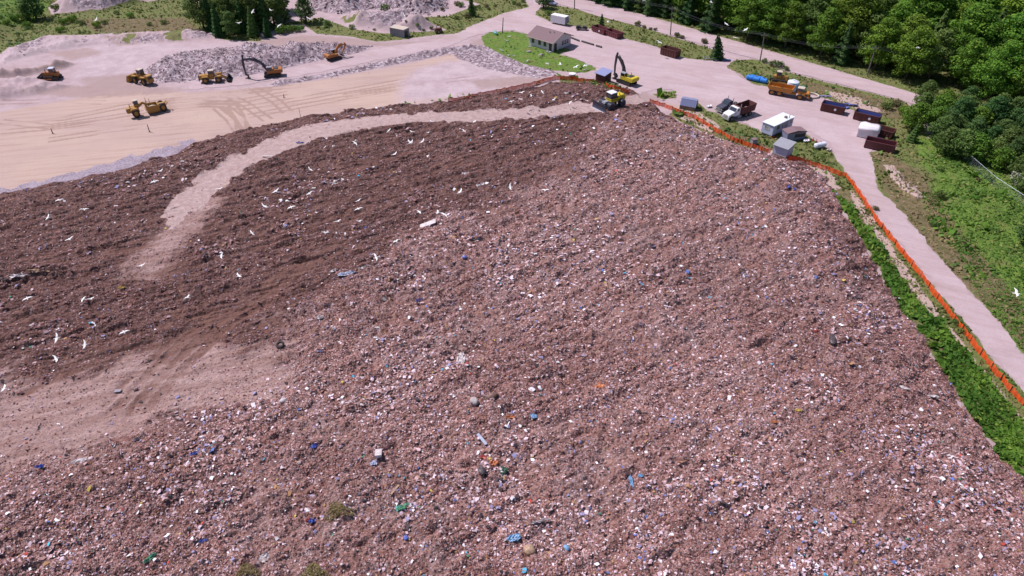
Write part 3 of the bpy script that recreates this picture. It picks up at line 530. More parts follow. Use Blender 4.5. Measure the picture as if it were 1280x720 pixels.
HED = [broad(21, 6.2, 5.6, LM['mid'], .30, 150), broad(22, 5.4, 5.2, LM['mid'], .30, 150), broad(23, 7, 5.4, LM['dark'], .30, 150), broad(24, 5.8, 5.4, LM['weed'], .3, 150)]
used = set()
def plant(p, x_, y_, s, label, group=None, z=None, rz=None, name=None, cat=None, tilt=0, sz=None):
    c = p if p.name not in used else copy_tree(p); used.add(p.name)
    c.location = (x_, y_, gz(x_, y_)-.05 if z is None else z); c.rotation_euler = (0, tilt, random.random()*6.28 if rz is None else rz); c.scale = (s, s, s*(sz or 1)); c['label'] = label
    if name: c.name = name
    if cat: c['category'] = cat
    if group: c['group'] = group
    elif 'group' in c: del c['group']
    return c
# the forest above the road, nearest row first
rd = W([(711,-3),(760,12),(820,26),(880,44),(900,51),(940,59),(985,73),(1040,88),(1100,104),(1140,116),(1200,132),(1300,158),(1500,225)])
FZ = np.array(W([(690,-70),(713,-8),(760,9),(820,22),(880,39),(940,54),(1040,81),(1100,95),(1150,107),(1220,125),(1300,140),(1560,240),(1900,100),(1500,-110)]))
pts = []
lo, hi = FZ.min(0), FZ.max(0); tries = 0; lo[1] = max(lo[1], 100)
while tries < 26000 and len(pts) < 296:
    tries += 1; p = RNG.uniform(lo, np.minimum(hi, [235, 268]))
    if p[0] > (p[1]*CP+CAM_H*SP)*.75+9: continue
    d = float(sdist(FZ, np.array([p[0]]), np.array([p[1]]))[0])
    if d < 1.6: continue
    uu = 640+FPX*p[0]/(p[1]*CP+CAM_H*SP); mn = (3.9 if uu < 860 else 5.2) if d < 13 else (5.0 if uu < 860 else 6.9)
    if all((p[0]-q[0])**2+(p[1]-q[1])**2 > mn*mn for q in pts): pts.append((p[0], p[1], d))
ONUM = 'first second third fourth fifth sixth seventh eighth ninth tenth eleventh twelfth thirteenth fourteenth fifteenth sixteenth seventeenth eighteenth nineteenth twentieth'.split()
ONUM += ['twenty-'+w for w in ONUM[:9]]+['thirtieth']+['thirty-'+w for w in ONUM[:9]]+['fortieth']+['forty-'+w for w in ONUM[:9]]
cn, cb = 0, 0
for k, (a, b, d) in enumerate(sorted(pts)):
    u = 640+FPX*a/(b*CP+CAM_H*SP); con = RNG.random() < (.93 if u < 830 else .5 if u < 900 else .12); fr = d < 7.5
    if con:
        cn += fr; l = ONUM[cn-1]+' dark conifer from the left in the forest front row along the road' if fr else 'dark narrow conifer in the forest behind the front row of trees'
        plant(CF[k % 4], a, b, RNG.uniform(.85, 1.25), l, 'conifers of the forest', name='conifer_tree')
    else:
        cb += fr; l = ONUM[cb-1]+' green broadleaf tree from the left in the forest front row along the road' if fr else 'rounded green broadleaf tree in the forest behind the front row'
        plant(BR[k % 5], a, b, RNG.uniform(.85, 1.05) if fr else RNG.uniform(.95, 1.35), l, 'broadleaf trees of the forest', name='broadleaf_tree')
# low dense thicket right of the meadow
TZ = np.array(W([(1150,128),(1185,133),(1230,144),(1320,160),(1460,240),(1440,330),(1300,262),(1258,225),(1222,205),(1190,196),(1160,170),(1146,150)]))
lo, hi = TZ.min(0), TZ.max(0); q_ = []; tries = 0
while tries < 9000 and len(q_) < 90:
    tries += 1; p = RNG.uniform(lo, hi)
    if float(sdist(TZ, np.array([p[0]]), np.array([p[1]]))[0]) < .3: continue
    if all((p[0]-q[0])**2+(p[1]-q[1])**2 > 3.4**2 for q in q_): q_.append(tuple(p))
for k, (a, b) in enumerate(q_): plant(HED[(k*5) % 3 if k % 6 else 3], a, b, RNG.uniform(.75, 1.1), 'low bushy tree in the dense thicket behind the wire fence', 'thicket trees behind the wire fence', name='thicket_tree', cat='tree')
def at(p, u, v, s, label, **k): a, b = P(u, v); return plant(p, a, b, s, label, **k)
at(HED[3], 1140, 162, 1.15, 'bright green bushy tree left of the thicket beside the brown containers', name='bushy_tree')
at(CF[2], 1139, 177, .42, 'small cone-shaped tree in the meadow below the bright bushy tree', name='young_conifer', sz=.8)
at(HED[0], 1180, 192, .95, 'leaning dark bushy tree at the end of the wire fence', name='bushy_tree'); at(HED[1], 1198, 197, 1.05, 'grey-green bushy tree over the wire fence, nearest to the meadow', name='bushy_tree', sz=1.1)
at(BLOOM, 1271, 232, 1.0, 'pale blossoming bush by the wire fence at the right edge')
at(HED[2], 1284, 305, .85, 'dark green tree in the meadow cut by the right edge of the photo', name='bushy_tree'); at(BS[2], 1285, 350, .9, 'leafy green bush at the right edge below the dark tree')
at(BS[0], 1175, 247, .75, 'dark round bush in the meadow right of the stony scar'); at(BS[0], 1166, 283, .45, 'small dark bush alone in the meadow below the stony scar'); at(BS[0], 1175, 213, .5, 'small green bush in the meadow below the leaning trees')
at(BS[1], 1222, 226, .45, 'brown-green bush in the middle of the lush meadow'); at(BS[0], 1196, 405, .5, 'dark bush touching the orange fence beside the road'); at(BS[1], 1094, 262, .5, 'scrubby bush growing through the orange fence at the road bend'); at(BS[0], 1203, 415, .45, 'dark weed bush behind the lower end of the orange fence')
at(BS[1], 1120, 133, 1.1, 'olive bush at the end of the grass bank by the gravel road'); at(BS[0], 1108, 136, 1.0, 'green bush on the bank above the brown containers'); at(BS[2], 1128, 142, .9, 'bright bush below the olive bush on the bank')
# grass island between yard and road
at(CF[3], 751, 37, .52, 'young fir tree on the grass island behind the maroon containers', name='young_conifer', sz=.9)
at(CF[3], 896, 74, .85, 'dark leaning evergreen at the yard exit onto the road', name='evergreen_tree', tilt=.14, sz=.8)
at(HED[2], 679, 10, .95, 'dark bushy tree at the fork of the top road', name='bushy_tree'); at(BS[0], 686, 19, .8, 'low green bush under the dark tree at the road fork')
for k, (u, v, s, l) in enumerate([(797,32,.9,'grey-brown bush, first of the bush row along the road'),(805,35,.6,'small grey-brown bush second in the row along the road'),(813,37,.5,'smallest grey bush in the row along the road'),(819,38,.55,'grey bush at the right end of the four-bush row'),(846,46,.85,'grey bush right of the short road pole'),(852,48,.7,'grey bush touching the one right of the short pole'),(880,54,.9,'tall grey bush left of the leaning evergreen')]): at(BS[1], u, v, s, l, group='grey bushes along the road')
for u, v, s, l in [(965,82,.8,'grey-green bush on the bank left of the road pole'),(974,84,.9,'grey-green bush on the bank right of the road pole'),(983,88,.6,'small grey bush at the right end of the bank bushes'),(955,78,.6,'small dark bush at the foot of the road pole')]: at(BS[k % 2], u, v, s, l)
# upper left
tl = [(255,36,1),(266,38,.8),(277,34,1.1),(288,38,.9),(297,33,1.2),(306,40,.85),(314,36,1.1),(324,30,1.2),(333,38,.9),(343,32,1.0),(352,26,1.1),(262,22,1.1),(282,20,1.2),(305,18,1.2),(330,16,1.2),(350,14,1.0),(270,10,1.2),(295,6,1.2),(320,4,1.2),(340,2,1.1),(275,45,.7),(292,47,.6),(318,46,.7),(335,46,.55)]
for k, (u, v, s) in enumerate(tl): at(CF[k % 4] if k % 3 else BR[3], u, v, s*1.0, 'dark green tree in the grove above the rubble heap', group='grove above the rubble heap', name='grove_tree')
at(SILV, 322, 41, .95, 'pale silvery tree at the front of the grove', name='silver_tree'); at(SILV, 350, 34, .5, 'small pale round tree at the right end of the grove', name='silver_tree')
at(HED[2], 383, 28, 1.15, 'dark round tree standing alone right of the grove', name='round_tree'); at(BS[2], 352, 42, 1.2, 'bright leafy bush at the foot of the grove'); at(BS[2], 365, 40, 1.0, 'bright bush right of the leafy bush below the grove'); at(BS[2],375,39,.9,'low bright bush below the lone dark round tree')
for u, v, s, l in [(410,32,.9,'dark green bush left of the pale sand mound'),(440,36,.7,'green bush below the pale sand mound'),(468,38,.35,'tiny bush left of the concrete block'),(483,25,1.1,'olive bush on top of the sand mound')]: at(BS[0], u, v, s, l)
at(CF[3], 590, 20, .55, 'slim young evergreen left of the yard entrance', name='young_conifer', sz=1.3); at(BS[1], 584, 22, .9, 'scrubby bush at the foot of the slim evergreen'); at(BS[0], 571, 24, .6, 'small dark bush left of the slim evergreen')
at(HED[2], 46, 24, 1.25, 'big dark tree on the far left grass', name='bushy_tree'); at(HED[0], 36, 26, .8, 'lower tree left against the big dark tree', name='bushy_tree')
for k in range(16):
    u = 10+k*7+random.random()*5; at(CF[k % 4], u, -4-random.random()*14+k*.3, .8, 'dark tree in the line at the top left corner', group='trees in the top left corner', name='corner_tree')
for u, v, s, l in [(22,30,1.0,'dark hedge bush below the far left tree'),(34,34,.8,'dark hedge bush right of the first one'),(12,36,.7,'low bush near the left edge'),(80,30,.9,'bush on the green bank left of centre'),(92,27,1.0,'leafy bush on the crest of the bank'),(103,31,.8,'bush over the spoil bank'),(122,34,.9,'dark bush at the edge of the spoil bank'),(131,30,.7,'small bush on the green bank'),(147,18,.7,'bush at the foot of the pale mound'),(164,22,.8,'bush right of the pale mound'),(205,30,.7,'bush on the brown bank'),(70,14,.9,'bush beside the pale mound'),(76,40,.8,'bush above the grey spoil'),(187,32,.6,'small bush on the weedy bank')]:
    at(BS[0 if u % 2 else 2], u, v, s, l)
for k in range(26):
    u = random.uniform(545, 655); v = random.uniform(-12, 16)
    if v < 26-(u-560)*.2: at(BS[k % 2], u, v, random.uniform(.45, .95), 'scrubby bush on the rough ground above the haul road', group='scrub above the haul road')
for k in range(9): at(BS[k % 2], random.uniform(505, 560), random.uniform(24, 42), random.uniform(.3, .6), 'low scrub bush near the rusty machine', group='scrub near the rusty machine')
# protos never planted are moved into the forest
for p in BR+CF+BS+HED:
    if p.name not in used and p['label'] == 'x': plant(p, *pts[0][:2], .7, 'small tree in the forest')
# ---- grass and weeds
def tufts(n, zones, size, name, label, mat, h=1., cond=None, rag=.75):
    Vs, Fs, Ts, o = [], [], [], 0
    py = 34*(300/34.)**RNG.random(n); px = (RNG.random(n)*2-1)*(26+.80*py); zm = zmask(zones, px, py, .9); m_ = np.where(zm > .3, zm+rag*fbm(px, py, .5, 4), 0)
    k = m_ > .6
    if cond is not None: k &= cond(px, py)
    k &= sdist(wY, px, py) < -.3
    k &= sdist(wR, px, py) < -.3
    px, py = px[k], py[k]; m = len(px); pz = np.where(sdist(MOUND, px, py) > 0, mz(px, py), Gh(px, py)); s = size*(.5+1.1*RNG.random(m))*(1+py/260)*(.7+1.2*np.clip(vnoise(px, py, .35, 5)+.4, 0, 1))
    C = np.stack([px, py, pz+s*.22*h], 1); Nn = np.stack([RNG.normal(0, .5, m), RNG.normal(0, .5, m)-.2, np.full(m, .8)], 1); V, F = leaves(C, Nn, s, .45, .7)
    t = np.stack([np.clip(.5+1.6*fbm(px, py, .25, 3, 2)+RNG.normal(0, .18, m), 0, 1), (RNG.random(m) < .06)*.9, px*0, px*0+1], 1)
    return tag(mesh_np(name, V, F, mat, attrs={'tint': np.repeat(t, 4, 0)}), label, 'grass', kind='stuff')
wY = np.array(W(YARD)); wR = np.array(W([(690,-8),(690,3),(742,19),(850,48),(925,69),(985,89),(1080,113),(1128,126),(1200,150),(1300,185),(1500,260),(1500,225),(1300,158),(1200,132),(1100,104),(985,73),(900,51),(820,26),(760,12),(711,-3)]))
notl = lambda a, b: zmask(Z_LUSH, a, b, 2) < .5
tufts(300000, Z_GRASS, .20, 'grass', 'short rough grass with dry patches', LM['turf'], cond=lambda a, b: notl(a, b) & (zmask(Z_BROWN, a, b, 2)+.8*fbm(a, b, .3, 3, 1) < .55))
tufts(170000, Z_GRASS, .17, 'grass', 'brownish dry grass on the verges', LM['straw'], cond=lambda a, b: zmask(Z_BROWN, a, b, 2)+.9*fbm(a, b, .3, 3, 2) > .45)
tufts(420000, Z_LUSH[:3], .19, 'grass', 'lush green meadow growth', LM['meadow'])
tufts(26000, Z_LUSH[1:3], .42, 'weeds', 'taller green weed clumps in the meadow', LM['weed'], 1.2, cond=lambda a, b: fbm(a, b, .22, 3, 6) > .12)
tufts(30000, Z_GRASS, .30, 'weeds', 'darker weed clumps in the rough grass', LM['mid'], 1.2, cond=lambda a, b: fbm(a, b, .2, 3, 8) > .15)
tufts(60000, Z_LUSH[3:], .12, 'grass', 'mown green lawn round the small house', LM['turf'], .3)
WEED = [[(1036,236),(1046,240),(1068,262),(1090,292),(1108,322),(1130,352),(1150,378),(1180,408),(1215,448),(1245,485),(1265,515),(1300,560),(1380,660),(1400,740),(1330,685),(1270,594),(1238,556),(1212,515),(1183,468),(1149,418),(1116,372),(1099,335),(1073,290),(1052,262)]]
for n, s, nm in ((150000, .33, 'weeds'),): tufts(n*7, WEED, s, nm, 'strip of dense green weeds between the rubbish and the orange fence', LM['weed'], 1.5, rag=1.0)
tufts(260000, WEED, .30, 'dry_grass', 'paler dry grass mixed into the green strip by the orange fence', LM['turf'], 1.2, rag=2.0)
tufts(60000, [[(905,158),(960,178),(1010,200),(1036,222),(1030,228),(1000,206),(950,188),(900,172),(850,150),(835,138),(850,136),(880,150)]], .40, 'weeds', 'scruffy weeds along the top edge of the rubbish', LM['mid'], 1.2)
tufts(40000, [[(696,92),(725,98),(760,110),(758,116),(735,108),(700,100),(660,108),(640,113),(655,106)],[(470,135),(520,126),(560,120),(620,112),(622,116),(560,125),(500,135)]], .3, 'weeds', 'green weeds by the orange netting', LM['weed'])
tufts(60000, [[(818,122),(822,117),(835,114),(846,112),(853,116),(850,122),(835,126),(822,126)]], .5, 'weeds', 'mound of green weeds beside the ribbed metal hut', LM['weed'], 2.4)
# ================================================================ MACHINES
def wheel(root, x_, y_, z_, r, w, rim='yellow', n=20, name='wheel'):
    b = MB(); s = w/2; prof = [(-s, r*.55), (-s, r*.9), (-s*.7, r), (s*.7, r), (s, r*.9), (s, r*.55)]; v = []
    for px_, pr in prof: v += [(x_+math.cos(6.2832*i/n)*pr*(1+(.025 if (i % 2 and pr > r*.95) else 0)), y_+px_, z_+math.sin(6.2832*i/n)*pr) for i in range(n)]
    f = [(k*n+i, k*n+(i+1) % n, (k+1)*n+(i+1) % n, (k+1)*n+i) for k in range(5) for i in range(n)]
    b.add(v, f); o = b.build(name, M['rubber'], root)
    h = MB(); h.cyl((x_, y_-s*.7, z_), (x_, y_+s*.7, z_), r*.56, n=n); h.cyl((x_, y_-s*.95, z_), (x_, y_+s*.95, z_), r*.22, n=10); h.build('rim', M[rim], o); return o
def track_unit(root, y0, y1, L, H, x0=0, col='dark'):
    r = H/2; pr = [(x0-L/2+r+math.cos(a)*r, r+math.sin(a)*r) for a in [math.pi/2+k*math.pi/8 for k in range(9)]]+[(x0+L/2-r+math.cos(a)*r, r+math.sin(a)*r) for a in [-math.pi/2+k*math.pi/8 for k in range(9)]]
    b = MB(); b.prism(pr, y0, y1)
    k = int(L/.22)
    for i in range(k):
        q = x0-L/2+r+(L-2*r)*i/max(1, k-1); b.box(q-.04, q+.04, y0-.02, y1+.02, H, H+.05); b.box(q-.04, q+.04, y0-.02, y1+.02, -.02, .02)
    o = b.build('crawler_track', M['rubber'], root); h = MB(); s = 1 if y1 > 0 else -1; yo = (y1 if s > 0 else y0)
    for q in (x0-L/2+r, x0+L/2-r): h.cyl((q, yo-.02*s, r), (q, yo+.05*s, r), r*.68, n=14)
    for i in range(5): h.cyl((x0-L/2+r*2.2+(L-r*4.4)*i/4, yo-.02*s, r*.5), (x0-L/2+r*2.2+(L-r*4.4)*i/4, yo+.04*s, r*.5), r*.3, n=10)
    h.bar((x0-L/2+r, yo, r), (x0+L/2-r, yo, r), .06, r*.5)
    h.build('track_roller', M[col], o); return o
def cab(root, x0, x1, y0, y1, z0, z1, col, roof='white', tx=.08):
    b = MB(); b.box(x0, x1, y0, y1, z0, z0+(z1-z0)*.42, 0, 0)
    for px_ in (x0+.05, x1-.05):
        for py_ in (y0+.05, y1-.05): b.bar((px_, py_, z0), (px_, py_, z1), .1)
    o = b.build('cab', M[col], root); g_ = MB(); g_.box(x0+.05, x1-.05, y0+.05, y1-.05, z0+(z1-z0)*.42, z1-.03); g_.build('window', M['glass'], o)
    r_ = MB(); r_.box(x0-.12, x1+.12, y0-.1, y1+.1, z1, z1+.14, .08, .08); r_.build('roof', M[roof], o, bevel=.03)
    q = MB(); q.bar((x0+.05, y0-.25, z1-.5), (x0+.05, y0-.05, z1-.5), .05); q.box(x1, x1+.05, y0-.3, y0-.12, z1-.7, z1-.35); q.build('mirror', M['black'], o)
    return o
def ram(root, a, b_, r=.09, name='hydraulic_ram'):
    a = Vector(a); b_ = Vector(b_); m = a.lerp(b_, .58); o = MB().cyl(a, m, r, n=8).build(name, M['dark'], root); MB().cyl(m, b_, r*.55, n=8).build('rod', M['chrome'], o)
def girder(pts, w, h):
    """bent beam in the x,z plane with depth h per point, width w"""
    up, lo = [], []
    for i, (a, c) in enumerate(pts):
        p0 = pts[max(0, i-1)]; p1 = pts[min(len(pts)-1, i+1)]; d = Vector((p1[0]-p0[0], p1[1]-p0[1])).normalized(); k = h[i]/2
        up.append((a-d.y*k, c+d.x*k)); lo.append((a+d.y*k, c-d.x*k))
    b = MB(); n = len(pts); v = [(x_, -w/2, z_) for x_, z_ in up]+[(x_, -w/2, z_) for x_, z_ in lo]+[(x_, w/2, z_) for x_, z_ in up]+[(x_, w/2, z_) for x_, z_ in lo]; f = []
    for i in range(n-1): f += [(i, i+1, n+i+1, n+i), (2*n+i, 3*n+i, 3*n+i+1, 2*n+i+1), (i, 2*n+i, 2*n+i+1, i+1), (n+i, n+i+1, 3*n+i+1, 3*n+i)]
    f += [(0, n, 3*n, 2*n), (n-1, 3*n-1, 4*n-1, 2*n-1)]; b.add(v, f); return b
def excavator(loc_, rz, label, body='orange', boomc='navy', boom=None, stick=None, s=1., swing=0, group=None):
    root = empty('excavator', loc_, rz, label, 'excavator', group); root.scale = (s, s, s)
    for y0, y1 in ((-1.5, -.9), (.9, 1.5)): track_unit(root, y0, y1, 4.6, .95)
    MB().box(-1.4, 1.4, -.9, .9, .45, .85).cyl((0,0,.85), (0,0,1.15), .75, n=18).build('undercarriage', M['dark'], root)
    h = MB(); h.box(-2.6, 1.2, -1.35, 1.35, 1.15, 1.4); h.box(-2.2, -.1, -1.35, 1.35, 1.4, 2.15, .06, .06); h.box(-.1, 1.1, -1.35, -.35, 1.4, 1.95, .05, .05); h.build('upper_body', M[body], root, bevel=.05)
    c = MB(); c.prism([(-2.95,1.2),(-2.1,1.1),(-2.1,2.2),(-2.8,2.15),(-3.0,1.9)], -1.38, 1.38); c.build('counterweight', M[body], root, bevel=.08)
    MB().box(-1.9, -.5, -.9, .9, 2.151, 2.3, .1, .1).cyl((-.6, -.9, 2.1), (-.6, -.9, 2.75), .07, n=8).build('engine_hood', M['dark'], root)
    cab(root, -.25, 1.15, .42, 1.32, 1.4, 2.85, body if boomc != 'orange' else 'orange', 'grey')
    girder(boom, .42, [.45, .75, .85, .5, .35]).build('boom', M[boomc], root); st = girder(stick, .3, [.35, .6, .45, .3]).build('stick', M[boomc], root)
    e = stick[-1]; d = Vector((stick[-1][0]-stick[-2][0], stick[-1][1]-stick[-2][1])).normalized(); p = Vector(e)
    bk = MB(); bk.prism([(e[0]+.15, e[1]+.1), (e[0]-.2, e[1]+.15), (e[0]-.75, e[1]-.35), (e[0]-.75, e[1]-.85), (e[0]-.35, e[1]-1.15), (e[0]+.3, e[1]-1.1), (e[0]+.1, e[1]-.95), (e[0]-.45, e[1]-.75), (e[0]-.4, e[1]-.35)], -.55, .55)
    for k in range(5): bk.box(e[0]+.25, e[0]+.5, -.5+k*.23, -.42+k*.23, e[1]-1.12, e[1]-1.04)
    bk.build('bucket', M['dark'], root)
    m = boom[2]; ram(root, (boom[0][0]+.5, .3, boom[0][1]-.2), (m[0]*.6+boom[1][0]*.4, .3, m[1]*.6+boom[1][1]*.4)); ram(root, (boom[0][0]+.5, -.3, boom[0][1]-.2), (m[0]*.6+boom[1][0]*.4, -.3, m[1]*.6+boom[1][1]*.4))
    ram(root, (m[0], 0, m[1]+.5), (stick[0][0], 0, stick[0][1]+.1)); ram(root, (stick[1][0]+.35, 0, stick[1][1]), (e[0]+.3, 0, e[1]+.4), .07)
    return root
tall = [(.6,1.7),(1.6,3.4),(2.9,5.3),(4.4,6.4),(5.6,6.3)]; tallst = [(5.4,7.2),(5.65,6.2),(5.75,3.5),(5.7,1.3)]
excavator(loc(783,104), heading((783,104),(764,97)), 'yellow excavator with black boom parked on the yard above the bulldozer', 'lemon', 'dark', [(.6,1.7),(1.3,3.6),(2.3,5.2),(3.3,5.9),(4.0,6.0)], [(3.8,7.0),(4.05,5.9),(4.3,3.4),(4.2,1.3)], .98)
excavator(loc(341,95), heading((341,95),(309,98)), 'orange excavator with dark blue boom beside the rubble heap', 'orange', 'navy', [(.6,1.7),(2.0,3.6),(3.6,4.9),(5.4,5.4),(6.9,5.2)], [(6.7,6.6),(6.95,5.2),(7.0,3.0),(7.0,1.1)], .92)
excavator(loc(418,74), heading((418,74),(440,68)), 'small orange excavator with curled orange boom on the haul road', 'orange', 'orange', [(.6,1.6),(1.2,2.9),(2.3,3.9),(3.6,4.1),(4.8,3.9)], [(4.6,4.5),(4.9,3.8),(4.1,2.6),(3.3,1.6)], .82)
def loader(loc_, rz, label, col='yellow', s=1., group='wheel loaders on the sand floor', bucket=True):
    root = empty('wheel_loader', loc_, rz, label, 'loader', group); root.scale = (s, s, s)
    for px_ in (-2.0, 1.4):
        for py_ in (-1.15, 1.15): wheel(root, px_, py_, .85, .85, .65, col)
    h = MB(); h.box(-3.6, -1.0, -.85, .85, 1.0, 2.15, .08, .1); h.box(-1.0, .2, -.6, .6, .8, 1.7); h.box(-3.75, -3.6, -1.0, 1.0, .6, 1.5); h.build('engine_body', M[col], root, bevel=.07)
    g_ = MB(); g_.box(-3.78, -3.60, -.6, .6, 1.5, 2.05); g_.build('radiator_grille', M['dark'], root)
    MB().box(.4, 2.2, -.6, .6, .7, 1.6, .1, .1).build('front_frame', M[col], root, bevel=.05)
    f = MB()
    for py_ in (-1.15, 1.15): f.prism([(-2.9,1.75),(-2.7,1.95),(-1.2,1.95),(-1.0,1.7)], py_-.33, py_+.33); f.prism([(.5,1.75),(.7,1.95),(2.1,1.95),(2.3,1.6)], py_-.33, py_+.33)
    f.build('mudguard', M[col], root); cab(root, -1.0, .45, -.7, .7, 1.7, 3.2, col, 'tan')
    MB().cyl((-2.0,.35,2.1), (-2.0,.35,2.9), .09, n=8).build('exhaust_pipe', M['dark'], root)
    a = MB()
    for py_ in (-.5, .5): a.bar((1.0,py_,1.7), (2.6,py_,1.3), .16, .4); a.bar((2.6,py_,1.3), (3.6,py_,.6), .16, .35)
    a.build('lift_arm', M[col], root)
    b = MB(); b.prism([(3.5,.9),(3.7,1.5),(4.0,1.6),(3.85,1.3),(3.7,.8),(3.85,.35),(4.9,.1),(4.9,.04),(3.7,.12),(3.5,.4)], -1.5, 1.5)
    for py_ in (-1.5, 1.44): b.prism([(3.6,.3),(3.75,1.5),(4.1,1.5),(4.9,.08),(3.75,.08)], py_, py_+.06)
    b.build('bucket', M['dark' if bucket else col], root); return root
loader(loc(268,102), heading((262,103),(287,101)), 'yellow wheel loader with its bucket towards the excavator at the rubble heap foot', s=.92)
loader(loc(179,104), heading((190,106),(168,101)), 'big yellow wheel loader with dark rear grille at the left end of the rubble heap', s=.90, bucket=False).scale.z = 1.12
def dozer(loc_, rz, label, col, s=1., roofc='white', name='bulldozer'):
    root = empty(name, loc_, rz, label, 'bulldozer'); root.scale = (s, s, s)
    for y0, y1 in ((-1.35, -.75), (.75, 1.35)): track_unit(root, y0, y1, 3.9, 1.05)
    h = MB(); h.box(-1.7, 2.0, -.7, .7, .6, 1.3); h.box(.2, 2.05, -.5, .5, 1.3, 2.05, .06, .08); h.box(-1.8, -.9, -.9, .9, 1.1, 1.9, .05, .05); h.build('engine_hood', M[col], root, bevel=.05)
    MB().box(2.05, 2.1, -.45, .45, 1.0, 1.95).build('radiator_grille', M['dark'], root); MB().cyl((1.2,.2,2.0), (1.2,.2,2.9), .08, n=8).build('exhaust_pipe', M['dark'], root)
    cab(root, -1.1, .2, -.65, .65, 1.35, 3.0, col, roofc)
    b = MB(); b.prism([(3.0,.05),(2.75,.5),(2.75,.9),(3.0,1.35),(3.12,1.35),(2.88,.9),(2.88,.5),(3.14,.05)], -1.9, 1.9); b.build('blade', M['dark'], root)
    a = MB()
    for py_ in (-1.5, 1.5): a.bar((-.2,py_,.55), (2.85,py_,.4), .16, .26)
    a.build('push_arm', M[col], root); ram(root, (1.9,.55,1.5), (2.8,.55,1.0)); ram(root, (1.9,-.55,1.5), (2.8,-.55,1.0)); MB().bar((-1.8,0,.9),(-2.7,0,.4),.3,.4).build('ripper', M['dark'], root); return root
dozer(loc(67,99), heading((74,99),(54,100)), 'orange bulldozer with a pale cab roof pushing at the dark bank on the far left', 'orange', .95, 'lightblue')
dozer(loc(974,103), heading((966,103),(985,106)), 'old tan and yellow bulldozer with pale cab roof behind the articulated dump truck', 'yellow', .92, 'tan')
# landfill compactor on the track
root = empty('landfill_compactor', loc(764,133), heading((774,131),(745,137)), 'yellow and black compactor with a wide dark blade on the curved track end', 'compactor'); root.scale = (1.0,)*3
def cleat_wheel(px_, py_):
    w = MB(); w.cyl((px_,py_-.5,.85), (px_,py_+.5,.85), .78, n=20)
    for k in range(14):
        a = k*6.2832/14
        for yy in (-.33, 0, .33): c, s_ = math.cos(a+yy), math.sin(a+yy); w.bar((px_+c*.76, py_+yy, .85+s_*.76), (px_+c*.95, py_+yy, .85+s_*.95), .14)
    o = w.build('wheel', M['navy'], root); MB().cyl((px_,py_-.54,.85), (px_,py_+.54,.85), .3, n=12).build('rim', M['dark'], o)
for px_ in (-1.9, 1.5):
    for py_ in (-1.35, 1.35): cleat_wheel(px_, py_)
MB().box(-3.2, -.9, -.95, .95, 1.1, 2.5, .12, .1).box(-3.3, -2.2, -1.0, 1.0, 1.3, 2.2).build('engine_hood', M['lemon'], root, bevel=.1)
MB().box(-3.32, -3.2, -.7, .7, 1.3, 2.1).build('radiator_grille', M['dark'], root); MB().box(-.9, 2.4, -.75, .75, .6, 1.3).build('frame', M['dark'], root)
MB().box(-.8, 1.0, -.95, .95, 1.3, 1.75).build('cab_base', M['lemon'], root, bevel=.05); cab(root, -.75, .95, -.85, .85, 1.75, 3.35, 'dark', 'white'); MB().box(-.77, .98, -.88, .88, 1.9, 2.12).build('cab_stripe', M['lemon'], root)
MB().box(1.1, 2.6, -.6, .6, 1.3, 1.75, .2, .1).build('front_frame', M['grey'], root, bevel=.05); MB().cyl((-1.8,.5,2.4),(-1.8,.5,3.0),.09,n=8).build('exhaust_pipe', M['black'], root)
b = MB(); b.prism([(3.9,.0),(3.6,.5),(3.6,1.2),(3.85,1.9),(3.98,1.9),(3.74,1.2),(3.74,.5),(4.05,.0)], -2.2, 2.2); bl = b.build('blade', M['navy'], root); MB().box(4.06, 4.14, -2.2, 2.2, -.02, .3).build('cutting_edge', M['white'], bl)
for py_ in (-.8, .8): MB().bar((1.2,py_,.6), (3.65,py_,.6), .2, .3).build('push_arm', M['grey'], root); ram(root, (2.4,py_*.6,1.4), (3.6,py_*.6,1.0))
